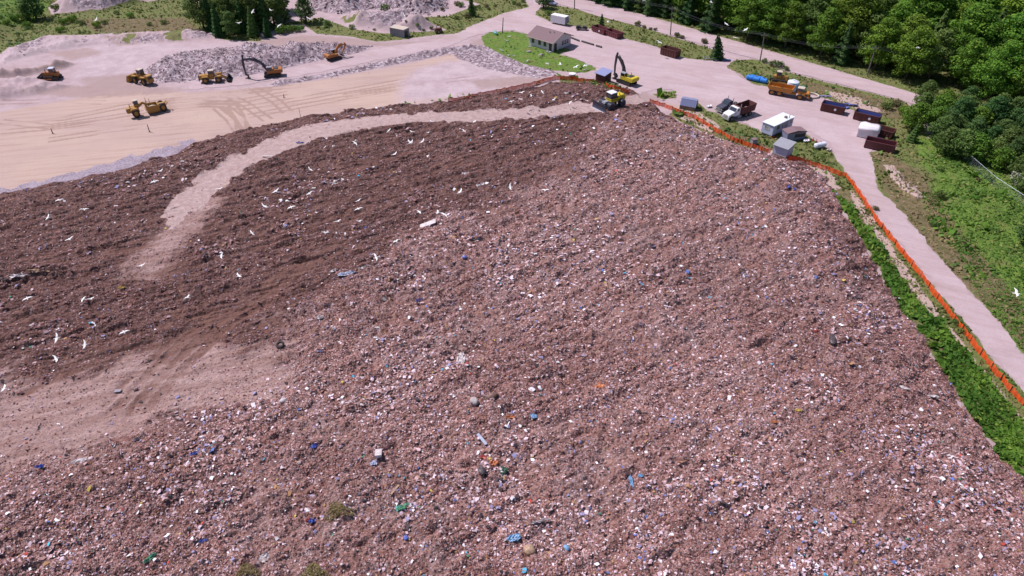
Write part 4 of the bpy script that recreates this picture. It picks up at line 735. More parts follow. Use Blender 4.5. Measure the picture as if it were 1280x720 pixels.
# motor scraper
def scraper(loc_, rz, label, s=1.):
    root = empty('motor_scraper', loc_, rz, label, 'scraper'); root.scale = (s, s, s)
    for px_ in (3.6, -4.4):
        for py_ in (-1.25, 1.25): wheel(root, px_, py_, 1.05, 1.05, .8, 'yellow')
    MB().box(3.0, 5.8, -.8, .8, 1.2, 2.3, .1, .1).box(2.3, 3.2, -.7, .7, 1.0, 2.0).build('engine_hood', M['yellow'], root, bevel=.08); MB().box(5.75, 5.85, -.6, .6, 1.3, 2.1).build('radiator_grille', M['dark'], root)
    f = MB()
    for py_ in (-1.25, 1.25): f.prism([(2.4,2.0),(2.6,2.3),(4.5,2.3),(4.8,1.9)], py_-.42, py_+.42)
    f.build('mudguard', M['yellow'], root); cab(root, 2.0, 3.3, -.6, .6, 2.3, 3.7, 'yellow', 'tan')
    MB().cyl((4.6,.3,2.2), (4.6,.3,3.2), .1, n=8).build('exhaust_pipe', M['dark'], root)
    MB().bar((2.6,0,2.1), (.8,0,2.9), .5, .55).bar((.8,0,2.9), (-.2,0,2.2), .45, .5).bar((-.2,-1.6,2.0), (-.2,1.6,2.0), .35).build('gooseneck', M['yellow'], root)
    b = MB()
    for py_ in (-1.6, 1.48): b.prism([(.3,.45),(.1,1.7),(-.8,2.1),(-3.2,2.0),(-3.4,.9),(-2.8,.45)], py_, py_+.12)
    b.box(-3.4, -.2, -1.5, 1.5, .4, .55); b.box(-3.4, -3.2, -1.5, 1.5, .5, 1.9); b.prism([(.3,.45),(.5,1.0),(.2,1.7),(.1,1.6),(.3,1.0),(.1,.45)], -1.5, 1.5); b.build('bowl', M['yellow'], root)
    d = MB(); d.add([(-3.1,-1.45,1.2),(-.4,-1.45,1.3),(-.4,1.45,1.3),(-3.1,1.45,1.2),(-1.8,0,1.9)], [(0,1,4),(1,2,4),(2,3,4),(3,0,4),(0,3,2,1)]); d.build('earth_load', M['tan'], root)
    MB().box(-5.6, -3.4, -.55, .55, 1.3, 1.9, .1, .05).bar((-5.2,-.9,1.2),(-6.1,-.9,1.9),.16).bar((-5.2,.9,1.2),(-6.1,.9,1.9),.16).bar((-6.1,-.9,1.9),(-6.1,.9,1.9),.2).bar((-3.4,-1.5,1.7),(-5.2,-.9,1.3),.22).bar((-3.4,1.5,1.7),(-5.2,.9,1.3),.22).build('rear_frame', M['yellow'], root)
    for i, q in enumerate([(-.3,-1.4),(.0,1.3),(-1.1,0)]): MB().bar((q[0],q[1],1.9), (q[0]-.25,q[1],3.5), .13).build('hydraulic_post', M['yellow'], root)
    return root
scraper(loc(186,142), heading((202,138),(172,145)), 'dusty yellow motor scraper alone on the open sand floor below the loaders', .74).scale.z = .98
# articulated dump truck
root = empty('articulated_dump_truck', loc(984,120), heading((962,117.5),(1003,125)), 'orange articulated dump truck with three axles parked in front of the white tank', 'dump truck'); root.scale = (.97, .95, .84)
for px_ in (-3.7, -1.9, 3.1):
    for py_ in (-1.15, 1.15): wheel(root, px_, py_, .85, .85, .65, 'hauler')
b = MB()
for py_ in (-1.5, 1.42): b.prism([(-5.1,2.5),(-4.5,1.6),(.6,1.45),(1.1,2.0),(1.2,2.75),(-4.9,2.75)], py_, py_+.08)
b.prism([(-5.1,2.5),(-4.5,1.6),(.6,1.45),(1.1,2.0),(1.2,2.9),(1.1,2.9),(1.0,2.05),(.55,1.55),(-4.45,1.7),(-5.0,2.55)], -1.42, 1.42)
for q in (-3.9, -2.9, -1.9, -.9, .1): b.box(q, q+.12, -1.56, -1.5, 1.6, 2.7); b.box(q, q+.12, 1.5, 1.56, 1.6, 2.7)
b.build('dump_body', M['hauler'], root); MB().box(-4.6, 2.0, -.45, .45, .9, 1.4).build('chassis', M['hauler'], root, bevel=.04)
MB().box(2.4, 3.9, -1.2, 1.2, 1.25, 1.6).box(3.6, 5.1, -1.05, 1.05, 1.1, 2.1, .12, .12).build('bonnet', M['hauler'], root, bevel=.08); MB().box(5.08, 5.13, -.7, .7, 1.2, 1.85).box(4.2, 4.8, -1.08, -1.0, 1.3, 1.8).build('radiator_grille', M['dark'], root); MB().box(5.0, 5.3, -1.2, 1.2, .7, 1.1).build('bumper', M['hauler'], root, bevel=.05)
for py_ in (-.85, .65): MB().box(5.1, 5.16, py_, py_+.2, 1.9, 2.05).build('headlight', M['white'], root)
cab(root, 2.1, 3.6, -.75, .75, 1.6, 3.1, 'hauler', 'tan'); MB().cyl((1.8,.9,1.4),(1.8,.9,3.2),.1,n=8).build('exhaust_pipe', M['dark'], root)
# road dump truck and the tractor unit behind it
def road_truck(loc_, rz, label, colr, dump, s=1.):
    root = empty('dump_truck' if dump else 'semi_truck', loc_, rz, label, 'truck'); root.scale = (s, s, s)
    for px_ in (3.0, -1.6, -2.9):
        for py_ in ((-1.05, 1.05)): wheel(root, px_, py_, .52, .52, .3 if px_ > 0 else .55, 'grey')
    MB().box(-3.9, 3.8, -.42, .42, .65, .95).build('chassis', M['dark'], root)
    MB().prism([(2.0,.95),(2.0,2.0),(3.2,1.75),(3.9,1.55),(4.0,.75),(3.7,.7),(3.6,1.0),(3.4,1.2),(2.7,1.2),(2.4,.95)], -1.0, 1.0).build('bonnet', M[colr], root, bevel=.07)
    MB().box(4.0, 4.05, -.55, .55, .85, 1.5).build('radiator_grille', M['chrome'], root); MB().box(3.95, 4.15, -1.15, 1.15, .45, .75).build('bumper', M['chrome'], root, bevel=.04)
    for py_ in (-.95, .72): MB().box(3.95, 4.03, py_, py_+.23, 1.0, 1.2).build('headlight', M['white'], root)
    c = MB().box(.5, 2.1, -1.05, 1.05, .9, 1.85).prism([(.5,1.85),(.5,2.75),(1.55,2.75),(2.1,1.95),(2.1,1.85)], -1.05, 1.05).build('cab', M[colr], root, bevel=.05)
    MB().prism([(1.62,2.68),(1.7,2.66),(2.17,2.0),(2.1,1.98)], -.9, .9).build('windscreen', M['glass'], c)
    for py_ in (-1.07, 1.03): MB().prism([(.85,1.95),(.85,2.6),(1.5,2.6),(1.85,1.98)], py_, py_+.04).build('window', M['glass'], c)
    for py_ in (-1.35, 1.25): MB().box(1.75, 1.82, py_, py_+.1, 1.7, 2.35).bar((1.7, py_+.05, 1.75), (1.7, py_*.8, 1.75), .03).build('mirror', M['chrome'], c)
    for py_ in (-.85, .85): MB().cyl((.3,py_,1.0), (.3,py_,3.4), .08, n=8).build('exhaust_pipe', M['chrome'], root)
    MB().cyl((1.3,-1.1,.7), (.2,-1.1,.7), .3, n=14).cyl((1.3,1.1,.7), (.2,1.1,.7), .3, n=14).build('fuel_tank', M['grey'], root)
    if dump:
        b = MB()
        for py_ in (-1.25, 1.18): b.prism([(-4.3,1.2),(-4.5,2.75),(.25,2.55),(.2,1.1)], py_, py_+.07)
        b.box(-4.3, .2, -1.2, 1.2, 1.0, 1.1); b.prism([(.2,1.1),(.25,2.75),(.9,2.85),(.9,2.8),(.33,2.68),(.28,1.1)], -1.25, 1.25)
        for q in (-3.6, -2.7, -1.8, -.9, -.1): b.box(q, q+.1, -1.33, -1.25, 1.1, 2.6); b.box(q, q+.1, 1.25, 1.33, 1.1, 2.6)
        b.build('dump_body', M['rust'], root); MB().prism([(-4.32,1.1),(-4.52,2.7),(-4.6,2.7),(-4.4,1.1)], -1.2, 1.2).build('tailgate', M['rust'], root)
    else: MB().cyl((-2.2,0,.95),(-2.2,0,1.12),.5,n=16).build('fifth_wheel', M['dark'], root)
    return root
road_truck(loc(921,146), heading((934,141.5),(906,150.5)), 'white dump truck with rusty brown tipping body parked in the middle of the yard', 'white', True, 1.0)
road_truck(loc(912,137), heading((926,133),(899,141)), 'dark blue-grey tractor unit hidden behind the white dump truck', 'navy', False, .95)
# ================================================================ CONTAINERS
def rolloff(u0, v0, u1, v1, label, col='rust', h=1.8, w=2.4, liner=None, s=1., badge=False, L=None, closed=False, group='open-top waste containers'):
    p, q = Vector(hit(u0, v0)), Vector(hit(u1, v1)); c = (p+q)/2; Lh = (L or (q-p).length)/2
    root = empty('waste_container', (c.x, c.y, c.z+.07), math.atan2(q.y-p.y, q.x-p.x), label, 'container', group)
    b = MB(); t = .07; w2 = w/2
    b.box(-Lh, Lh, -w2, w2, .15, .22); b.box(-Lh, Lh, -w2, -w2+t, .22, h); b.box(-Lh, Lh, w2-t, w2, .22, h); b.box(-Lh, -Lh+t, -w2+t, w2-t, .22, h)
    k = max(4, int(Lh*2/.75))
    for i in range(k+1):
        x_ = -Lh+.02+(2*Lh-.14)*i/k; b.box(x_, x_+.1, -w2-.08, -w2, .25, h-.12); b.box(x_, x_+.1, w2, w2+.08, .25, h-.12)
    b.build('body', M[col], root)
    r_ = MB(); r_.bar((-Lh,-w2-.03,h), (Lh,-w2-.03,h), .14); r_.bar((-Lh,w2+.03,h), (Lh,w2+.03,h), .14); r_.bar((-Lh,-w2,h), (-Lh,w2,h), .13); r_.build('top_rail', M[col], root)
    d = MB().box(Lh-.07, Lh+.02, -w2+.02, w2-.02, .2, h-.02)
    for z_ in (.5, 1.0, h-.35): d.box(Lh+.02, Lh+.07, -w2+.05, w2-.05, z_, z_+.1)
    d.build('door', M[col], root); MB().box(-Lh, Lh, -.55, -.42, 0, .15).box(-Lh, Lh, .42, .55, 0, .15).build('skid', M['dark'], root)
    MB().cyl((Lh-.4,-w2-.02,.1),(Lh-.4,-w2+.2,.1),.12,n=10).cyl((Lh-.4,w2-.2,.1),(Lh-.4,w2+.02,.1),.12,n=10).build('wheel', M['dark'], root)
    if liner: MB().box(-Lh+.1, Lh-.1, w2-t-.02, w2-t-.005, .3, h-.05).box(-Lh+.08, Lh-.08, -w2+.1, w2-.1, .5, .56).build('liner', M[liner], root)
    if badge: b2 = MB(); b2.cyl((Lh*.28,-w2-.14,h*.55), (Lh*.28,-w2-.09,h*.55), .27, n=18); b2.build('round_badge', M['white'], root)
    return root
rolloff(1026,136.5, 1054,142.5, 'rusty container with blue inside, nearest the articulated dump truck', liner='blue', badge=True)
rolloff(1067,147, 1098,154.5, 'dark container with blue inside and white badge, second from the dump truck', liner='blue', badge=True)
rolloff(1080,182, 1117,190, 'long rusty brown container, lowest of the row beside the bend in the road', 'brownbin', h=1.7)
rolloff(1095,167, 1109,171, 'dark rusty container half hidden behind the white tarped one', 'rust', h=1.6, L=4.5)
rolloff(743,38, 758,43.5, 'maroon container at the left end of the pair below the fir tree', 'brownbin', h=1.5, badge=True, group='maroon containers at the grass island'); rolloff(760,43, 775,48.5, 'maroon container at the right end of the pair below the fir tree', 'brownbin', h=1.5, badge=False, group='maroon containers at the grass island')
rolloff(828,67, 847,72.5, 'short rusty container alone at the yard edge left of the leaning evergreen', 'rust', h=2.0, badge=False)
# white tarped container
p, q = Vector(hit(1074,169)), Vector(hit(1093,173)); c = (p+q)/2; root = empty('tarped_container', (c.x, c.y, 0.07), math.atan2(q.y-p.y, q.x-p.x), 'boxy container under a white tarpaulin between the rusty containers', 'container')
b = MB().box(-2.0, 2.0, -1.2, 1.2, .1, 1.9)
for i in range(6): b.box(-1.9+i*.74, -1.8+i*.74, -1.27, -1.2, .2, 1.8)
b.build('body', M['white'], root); MB().prism([(-2.15,1.5),(-2.1,2.4),(-1.4,2.75),(.0,2.6),(1.4,2.7),(2.1,2.35),(2.15,1.5)], -1.35, 1.35).build('tarpaulin', M['tarp'], root, bevel=.12, smoothf=True)
# ================================================================ BUILDINGS
def frame_of(u0, v0, u1, v1, z=0):
    p, q = Vector(P(u0, v0, z)), Vector(P(u1, v1, z)); return p, math.atan2(q.y-p.y, q.x-p.x), (q-p).length
# house: long front wall from left corner to near corner, gable wall on the right
p, rz, Lw = frame_of(661,56, 691,65); q = Vector(P(712,58)); 
root = empty('small_house', (p.x, p.y, .02), rz, 'small white house with a mauve gabled roof on the lawn by the yard', 'house')
Wd = 8.0; Lw = min(Lw, 13); Hh = 2.7
b = MB().box(0, Lw, 0, Wd, -.1, Hh); gb = [(0,Hh),(Wd/2,Hh+1.55),(Wd,Hh)]
for x_ in (0, Lw-.1): b.add([(x_,y_,z_) for y_,z_ in gb]+[(x_+.1,y_,z_) for y_,z_ in gb], [(0,1,2),(5,4,3),(0,3,4,1),(1,4,5,2),(2,5,3,0)])
wl = b.build('wall', M['siding'], root)
r_ = MB(); e = .55
for sgn in (0, 1):
    y0_, y1_ = (-e, Wd/2) if sgn == 0 else (Wd+e, Wd/2); z0_ = Hh-.28; z1_ = Hh+1.66
    r_.add([(-e,y0_,z0_),(Lw+e,y0_,z0_),(Lw+e,y1_,z1_),(-e,y1_,z1_),(-e,y0_,z0_+.16),(Lw+e,y0_,z0_+.16),(Lw+e,y1_,z1_+.16),(-e,y1_,z1_+.16)], [(0,1,2,3),(4,5,6,7),(0,1,5,4),(1,2,6,5),(2,3,7,6),(3,0,4,7)])
rf = r_.build('roof', M['roofp'], root); MB().cyl((Lw*.62,2.6,Hh+.8),(Lw*.62,2.6,Hh+1.8),.12,n=8).cyl((Lw*.75,3,Hh+.9),(Lw*.75,3,Hh+1.9),.1,n=8).build('roof_vent', M['grey'], rf)
MB().bar((-e,-e-.04,Hh-.2),(Lw+e,-e-.04,Hh-.2),.14).bar((Lw+e+.03,-e,Hh-.12),(Lw+e+.03,Wd/2,Hh+1.82),.06,.2).bar((Lw+e+.03,Wd+e,Hh-.12),(Lw+e+.03,Wd/2,Hh+1.82),.06,.2).build('fascia', M['tan'], rf)
def win(root, x0, x1, y0, y1, z0, z1, name='window', fr='white'):
    """window on a wall; thin along x or y"""
    if x1-x0 < y1-y0: f = MB().box(x0, x1, y0-.08, y1+.08, z0-.08, z1+.08); g_ = MB().box(x0-.0, x1+.03, y0, y1, z0, z1)
    else: f = MB().box(x0-.08, x1+.08, y0, y1, z0-.08, z1+.08); g_ = MB().box(x0, x1, y0-.03, y1, z0, z1)
    o = f.build(name, M[fr], root); g_.build('pane', M['glass'], o)
for i, fx in enumerate((.12, .40, .62)): win(root, Lw*fx, Lw*fx+1.0, -.06, -.005, .9, 2.2)
dr = MB().box(Lw*.84, Lw*.84+1.0, -.07, -.005, .02, 2.1).build('door', M['dark'], root); MB().box(Lw*.84+.8, Lw*.84+.86, -.13, -.07, 1.0, 1.1).build('handle', M['chrome'], dr)
for y_ in (3.9, 5.0, 6.1): win(root, Lw+.005, Lw+.06, y_, y_+.75, .9, 2.1)
d2 = MB().box(Lw+.005, Lw+.07, .5, 1.6, .02, 2.1).build('door', M['dark'], root); MB().box(Lw+.07, Lw+.12, 1.4, 1.47, 1.0, 1.1).build('handle', M['chrome'], d2)
MB().box(Lw*.8, Lw*.84+1.3, -1.2, -.01, -.05, .12).build('doorstep', M['concrete'], root)
# site office trailer
p, rz, Lw = frame_of(964,172.5, 984,163); root = empty('site_office', (p.x, p.y, .02), rz, 'white site office trailer with flat pale roof and dark windows beside the yard', 'trailer')
q = Vector(P(949.5,165)); Wd = 2.8; Lw = 7.6; Hh = 2.7
MB().box(0, Lw, 0, Wd, .45, Hh).box(0, Lw, -.02, 0, 1.0, 1.05).build('wall', M['lightblue'], root)
MB().prism([(-.15,Hh),(-.15,Hh+.1),(Lw+.15,Hh+.1),(Lw+.15,Hh)], -.15, Wd+.15).build('roof', M['poly'], root); MB().box(Lw*.7, Lw*.7+.5, .6, 1.1, Hh+.1, Hh+.5).cyl((Lw*.8,.3,Hh+.1),(Lw*.8,.3,Hh+.9),.07,n=8).build('roof_unit', M['wood'], root)
for fx in (.16, .42): win(root, Lw*fx, Lw*fx+1.1, -.05, -.005, 1.5, 2.4)
dr = MB().box(Lw*.62, Lw*.62+.9, -.06, -.005, .5, 2.5).build('door', M['grey'], root); MB().box(Lw*.62+.7, Lw*.62+.78, -.11, -.06, 1.4, 1.5).build('handle', M['chrome'], dr); win(root, Lw*.82, Lw*.82+.9, -.05, -.005, 1.5, 2.4)
win(root, -.05, -.005, 1.0, 2.1, 1.5, 2.4)
MB().box(.1, .4, .2, Wd-.2, 0, .45).box(Lw-.5, Lw-.2, .2, Wd-.2, 0, .45).box(Lw/2-.2, Lw/2+.2, .2, Wd-.2, 0, .45).build('support_block', M['concrete'], root); MB().box(.1, 1.0, -.3, -.08, .05, .3).build('red_box', M['red'], root)
def shed(u0, v0, u1, v1, Wd, Hh, label, wall, roof, name='shed', slope=.5, doorc='dark', roofdir=1, base=None):
    p, rz, Lw = frame_of(u0, v0, u1, v1); root = empty(name, (p.x, p.y, gz(p.x, p.y)+.02), rz, label, 'shed')
    b = MB().box(0, Lw, 0, Wd, 0 if not base else .7, Hh)
    for i in range(int(Lw/.5)): b.box(i*.5+.1, i*.5+.14, -.02, 0, 0 if not base else .7, Hh)
    b.add([(0,0,Hh),(Lw,0,Hh),(Lw,Wd,Hh+slope),(0,Wd,Hh+slope),(0,Wd,Hh),(Lw,Wd,Hh)], [(0,1,2,3),(0,4,5,1),(3,2,5,4),(0,3,4),(1,5,2)]); b.build('wall', M[wall], root)
    if base: MB().box(-.04, Lw+.04, -.05, Wd+.04, -.05, .72).build('skirt', M[base], root)
    k = slope/Wd; MB().add([(-.25,-.35,Hh-.35*k+.03),(Lw+.25,-.35,Hh-.35*k+.03),(Lw+.25,Wd+.25,Hh+slope+.25*k+.03),(-.25,Wd+.25,Hh+slope+.25*k+.03),(-.25,-.35,Hh-.35*k+.13),(Lw+.25,-.35,Hh-.35*k+.13),(Lw+.25,Wd+.25,Hh+slope+.25*k+.13),(-.25,Wd+.25,Hh+slope+.25*k+.13)], [(0,1,2,3),(4,5,6,7),(0,1,5,4),(1,2,6,5),(2,3,7,6),(3,0,4,7)]).build('roof', M[roof], root)
    if doorc:
        dr = MB().box(Lw+.004, Lw+.06, Wd*.3, Wd*.3+.85, .05 if not base else .72, min(2.0, Hh-.15)).build('door', M[doorc], root); MB().box(Lw+.06, Lw+.1, Wd*.3+.7, Wd*.3+.76, Hh*.5, Hh*.5+.1).build('handle', M['chrome'], dr)
    return root
shed(964.5,195, 981,201, 2.6, 2.6, 'pale blue shed with grey roof standing beside the orange fence', 'lightblue', 'grey', base='wood', doorc='lightblue')
shed(744,102.5, 755,106.5, 2.6, 2.4, 'dark brown hut with a blue roof at the orange netting near the yellow excavator', 'rust', 'hutroof', name='hut', doorc='dark')
# blue-grey low container with brown lid
p, rz, Lw = frame_of(991,176, 1007,174); root = empty('storage_box', (p.x, p.y, .02), rz, 'low blue-grey storage container with brown lid right of the site office', 'container')
MB().box(-1.6, 2.9, 0, 2.2, 0, 1.7).build('body', M['bluegrey'], root, bevel=.05); MB().prism([(-1.7,1.72),(-1.6,1.9),(.6,2.3),(2.9,1.95),(3.0,1.72)], -.1, 2.3).build('lid', M['roofp'], root); MB().box(.2, 2.7, -.05, -.004, .7, 1.5).build('opening', M['dark'], root)
# ribbed metal hut
p, rz, Lw = frame_of(849,136, 868,139.5); root = empty('metal_hut', (p.x, p.y, gz(p.x,p.y)+.02), rz, 'ribbed blue-grey metal hut with sloping sides above the orange fence', 'hut')
pr = [(0,0),(0.0,.9),(.75,2.2),(1.9,2.3),(2.7,1.5),(2.8,0)]; b = MB(); n = len(pr); b.add([(0,y_,z_) for y_,z_ in pr]+[(Lw,y_,z_) for y_,z_ in pr], [tuple(range(n)), tuple(range(2*n-1,n-1,-1))]+[(i,(i+1)%n,(i+1)%n+n,i+n) for i in range(n)]); b.build('body', M['wood'], root)
rf = MB()
for i in range(int(Lw/.42)+1):
    x_ = min(i*.42, Lw-.3); rf.add([(x_,-.03,.92),(x_+.32,-.03,.92),(x_+.32,.72,2.26),(x_,.72,2.26)], [(0,1,2,3)]); rf.bar((x_+.37,-.05,.92),(x_+.37,.72,2.27),.08); rf.bar((x_+.37,.72,2.27),(x_+.37,1.9,2.36),.08)
rf.build('roof_panel', M['hutroof'], root); MB().box(.0, Lw, .74, 1.9, 2.31, 2.34).build('roof_ridge', M['bluegrey'], root)
# trailer box top, concrete block etc.
p, rz, Lw = frame_of(688,29.5, 705,33); root = empty('box_trailer', (p.x, p.y, .02), rz, 'white box trailer parked at the edge of the grass island by the top road', 'trailer')
b = MB().box(0, 5.2, 0, 2.3, .5, 2.7)
for i in range(9): b.box(.2+i*.6, .25+i*.6, -.03, 0, .55, 2.65)
b.build('body', M['white'], root, bevel=.04); MB().box(5.21, 5.26, .15, 2.15, .55, 2.6).build('door', M['bluegrey'], root)
for x_ in (1.4, 2.3, 3.2):
    wheel(root, x_, .15, .4, .4, .25, 'grey')
MB().bar((-1.4,1.15,.6),(0,1.15,.6),.12).build('drawbar', M['dark'], root)
p, rz, Lw = frame_of(488,44.5, 508,48.5); root = empty('concrete_bunker', (p.x, p.y, gz(p.x,p.y)-.3), rz, 'pale grey concrete block building on the bank above the haul road', 'bunker')
MB().box(0, 5.0, 0, 2.8, 0, 2.6).box(.0, 1.6, -.03, 0, .3, 2.4).box(1.8, 3.3, -.03, 0, .3, 2.4).box(3.5, 5.0, -.03, 0, .3, 2.4).build('wall', M['concrete'], root); MB().box(-.1, 5.1, -.1, 2.9, 2.6, 2.75).build('roof', M['tan'], root); MB().box(5.0, 5.05, .5, 1.9, .1, 2.1).build('door', M['dark'], root)
root = empty('rusty_machine', loc(548,41), .4, 'small rusted machine left in the scrub above the haul road', 'machine'); MB().box(-1.2, 1.2, -.6, .6, .5, 1.4, .2, .1).bar((.6,0,1.2),(1.8,0,2.1),.25).build('body', M['rust'], root, bevel=.08); wheel(root, -.7, -.8, .45, .45, .3, 'rust'); wheel(root, .7, -.8, .45, .45, .3, 'rust'); wheel(root, .7, .8, .45, .45, .3, 'rust'); MB().cyl((-.4,0,1.35),(-.4,0,2.1),.1,n=8).build('chimney', M['rust'], root)
# low black trailer, car at the fork
root = empty('flat_cart', loc(727,37.5), -.12, 'low dark flat cart on the yard edge left of the maroon containers', 'cart'); MB().box(-1.8, 1.8, -.8, .8, .55, .75).box(-1.6, -.4, -.6, .6, .75, 1.3).box(.3, 1.4, -.6, .6, .75, 1.2).build('deck', M['dark'], root, bevel=.04)
for x_ in (-1.2, 1.2):
    for y_ in (-.85, .85): wheel(root, x_, y_, .32, .32, .2, 'grey')
root = empty('parked_car', (*P(689,6.5), .1), heading((683,5),(696,8)), 'small dark blue-grey car on the top road beside the bushy tree', 'car'); MB().prism([(-2.2,.35),(-2.2,.95),(-1.4,1.05),(1.0,1.0),(2.1,.8),(2.2,.35)], -.88, .88).build('body', M['bluegrey'], root, bevel=.06); MB().prism([(-1.7,1.03),(-1.3,1.5),(.3,1.5),(1.0,1.0)], -.75, .75).build('cabin', M['glass'], root)
for x_ in (-1.35, 1.35):
    for y_ in (-.8, .8): wheel(root, x_, y_, .33, .33, .22, 'grey')
# tanks and barrels
def drum(x_, y_, z_, r, h, col, label, name='drum', cat='tank', lying=None, ribs=3, lid=None, group=None):
    root = empty(name, (x_, y_, z_), lying or 0, label, cat, group); b = MB()
    if lying is None:
        b.cyl((0,0,0), (0,0,h*.88), r, n=22); b.cyl((0,0,h*.88), (0,0,h), r, r*.45, n=22)
        for i in range(ribs): b.cyl((0,0,h*(.15+.28*i)), (0,0,h*(.15+.28*i)+.08), r*1.03, n=22)
        b.build('tank_body', M[col], root); MB().cyl((0,0,h), (0,0,h+.12), r*.25, n=12).build('lid', M[lid or col], root)
    else:
        b.cyl((-h/2,0,r), (h/2,0,r), r, n=20); b.cyl((h/2,0,r), (h/2+r*.35,0,r), r, r*.5, n=20); b.cyl((-h/2,0,r), (-h/2-r*.35,0,r), r, r*.5, n=20)
        for i in range(ribs): q = -h/2+h*(i+.5)/ribs; b.cyl((q-.05,0,r), (q+.05,0,r), r*1.04, n=20)
        b.build('tank_body', M[col], root); MB().cyl((0,0,r*1.95),(0,0,r*2.15),r*.25,n=12).build('cap', M[lid or col], root)
    return root
a = P(991,115); drum(a[0], a[1]+1.0, .0, 1.35, 2.6, 'poly', 'big white plastic tank behind the cab of the articulated dump truck', 'water_tank')
a = P(1002,118.5); drum(a[0], a[1]+.6, .0, .85, 1.9, 'teal', 'teal drum right of the big white tank', 'drum', 'drum')
hb = heading((935,99),(958,104))
for k, (u, v) in enumerate([(937,100),(945,102),(954,104)]): a = P(u, v); drum(a[0], a[1], .02, .62, 1.5, 'barrel', ['left', 'middle', 'right'][k]+' one of the three bright blue barrels lying end to end on the bank', 'barrel', 'barrel', lying=hb, ribs=2, group='blue barrels lying on the bank')
for k, (u, v) in enumerate([(941,98.5),(950,100.5)]): a = P(u, v); drum(a[0], a[1], .02, .5, 1.3, 'barrel', ['left', 'right'][k]+' one of the two blue barrels in the back row on the bank', 'barrel', 'barrel', lying=hb, ribs=2, group='blue barrels lying on the bank')
a = P(1024,185.5); rt = drum(a[0], a[1], .25, .55, 2.4, 'poly', 'white propane tank lying in the grass left of the road', 'propane_tank', 'gas tank', lying=heading((1015,187),(1033,183.5)), ribs=1)
MB().box(-.9, -.7, -.4, .4, -.25, .2).box(.7, .9, -.4, .4, -.25, .2).build('leg', M['concrete'], rt)
# blue flat things, tarps, racks by the containers
def slab(u, v, L, W_, H_, mat, rz, label, name, cat, z=.03, group=None, rail=None):
    x_, y_, z0 = loc(u, v) if v > 100 and float(sdist(MOUND, np.array([P(u,v)[0]]), np.array([P(u,v)[1]]))[0]) > 0 else (*P(u, v), gz(*P(u, v)))
    b = MB(); n = 6; v_ = []; f_ = []
    for i in range(n+1):
        for j in range(4): v_.append((-L/2+L*i/n+random.uniform(-.04,.04)*L, -W_/2+W_*j/3+random.uniform(-.06,.06)*W_, H_*random.uniform(.35,1)))
    for i in range(n):
        for j in range(3): k = i*4+j; f_.append((k, k+4, k+5, k+1))
    m = len(v_); v_ += [(a, b_, c_-max(.03, H_*.3)) for a, b_, c_ in v_]; f_ += [tuple(q+m for q in t[::-1]) for t in f_]
    bd = [i*4 for i in range(n+1)]+[n*4+j for j in (1,2,3)]+[i*4+3 for i in range(n-1,-1,-1)]+[2,1]
    for i in range(len(bd)): f_.append((bd[i], bd[(i+1)%len(bd)], bd[(i+1)%len(bd)]+m, bd[i]+m))
    b.add(v_, f_); o = b.build(name, M[mat] if isinstance(mat, str) else mat, None); o.location = (x_, y_, z0+z); o.rotation_euler = (0,0,rz); return tag(o, label, cat, group)
slab(1062,132,3.6,.9,.5,'blue',-.2,'crumpled blue tarpaulin behind the container nearest the dump truck','tarpaulin','tarpaulin'); slab(1058,135.5,1.4,.8,.4,'blue',.4,'small blue scrap heap at the corner of the nearest rusty container','scrap_heap','scrap')
slab(1031,121,2.6,.8,.35,'bluegrey',-.1,'flat blue-grey sheet in the grass above the nearest rusty container','metal_sheet','sheet'); slab(905,75.5,3.5,.9,.3,'blue',-.12,'flat blue sheet at the foot of the leaning evergreen','metal_sheet','sheet'); slab(895,75.5,.9,1.2,.5,'white',0,'white scrap between the metal rack and the blue sheet','scrap','scrap')
root = empty('metal_rack', (*P(886,74.5), .02), -.15, 'flat grey metal rack lying at the grass edge by the leaning evergreen', 'rack')
b = MB(); b.bar((-1.5,-.8,.5),(1.5,-.8,.5),.1); b.bar((-1.5,.8,.5),(1.5,.8,.5),.1)
for i in range(5): b.bar((-1.5+i*.75,-.8,.5),(-1.5+i*.75,.8,.5),.08)
b.build('frame', M['grey'], root); MB().box(-1.45,-1.35,-.8,-.7,0,.5).box(1.35,1.45,-.8,-.7,0,.5).box(-1.45,-1.35,.7,.8,0,.5).box(1.35,1.45,.7,.8,0,.5).build('leg', M['grey'], root)
def ring(x_, y_, z_, R, r, mat, label, name='tyre', cat='tyre', tilt=0, group=None):
    b = MB(); n, m = 18, 8; b.add([((R+r*math.cos(6.2832*j/m))*math.cos(6.2832*i/n), (R+r*math.cos(6.2832*j/m))*math.sin(6.2832*i/n), r*math.sin(6.2832*j/m)+r) for i in range(n) for j in range(m)], [(i*m+j, ((i+1)%n)*m+j, ((i+1)%n)*m+(j+1)%m, i*m+(j+1)%m) for i in range(n) for j in range(m)])
    o = b.build(name, M[mat], None, smoothf=True); o.location = (x_, y_, z_); o.rotation_euler = (tilt, 0, 0); return tag(o, label, cat, group)
a = P(1015,120.5); ring(a[0], a[1], .02, 1.5, .22, 'tan', 'big pale ring lying in the dry grass right of the orange dump truck', 'concrete_ring', 'ring')
root = empty('wooden_drum', (*P(715,96.5), .05), 0, 'short round wooden tub with white band behind the orange netting', 'tub'); MB().cyl((0,0,0),(0,0,.9),.85,.8,n=18).build('body', M['wood'], root); MB().cyl((0,0,.62),(0,0,.95),.88,n=18).build('rim', M['tarp'], root)
root = empty('small_bin', loc(941.5,180), .3, 'small dark box on the orange fence below the site office', 'box'); MB().box(-.55,.55,-.5,.5,0,1.1).build('body', M['grey'], root, bevel=.04); MB().box(-.6,.6,-.55,.55,1.1,1.25).build('lid', M['roofp'], root)
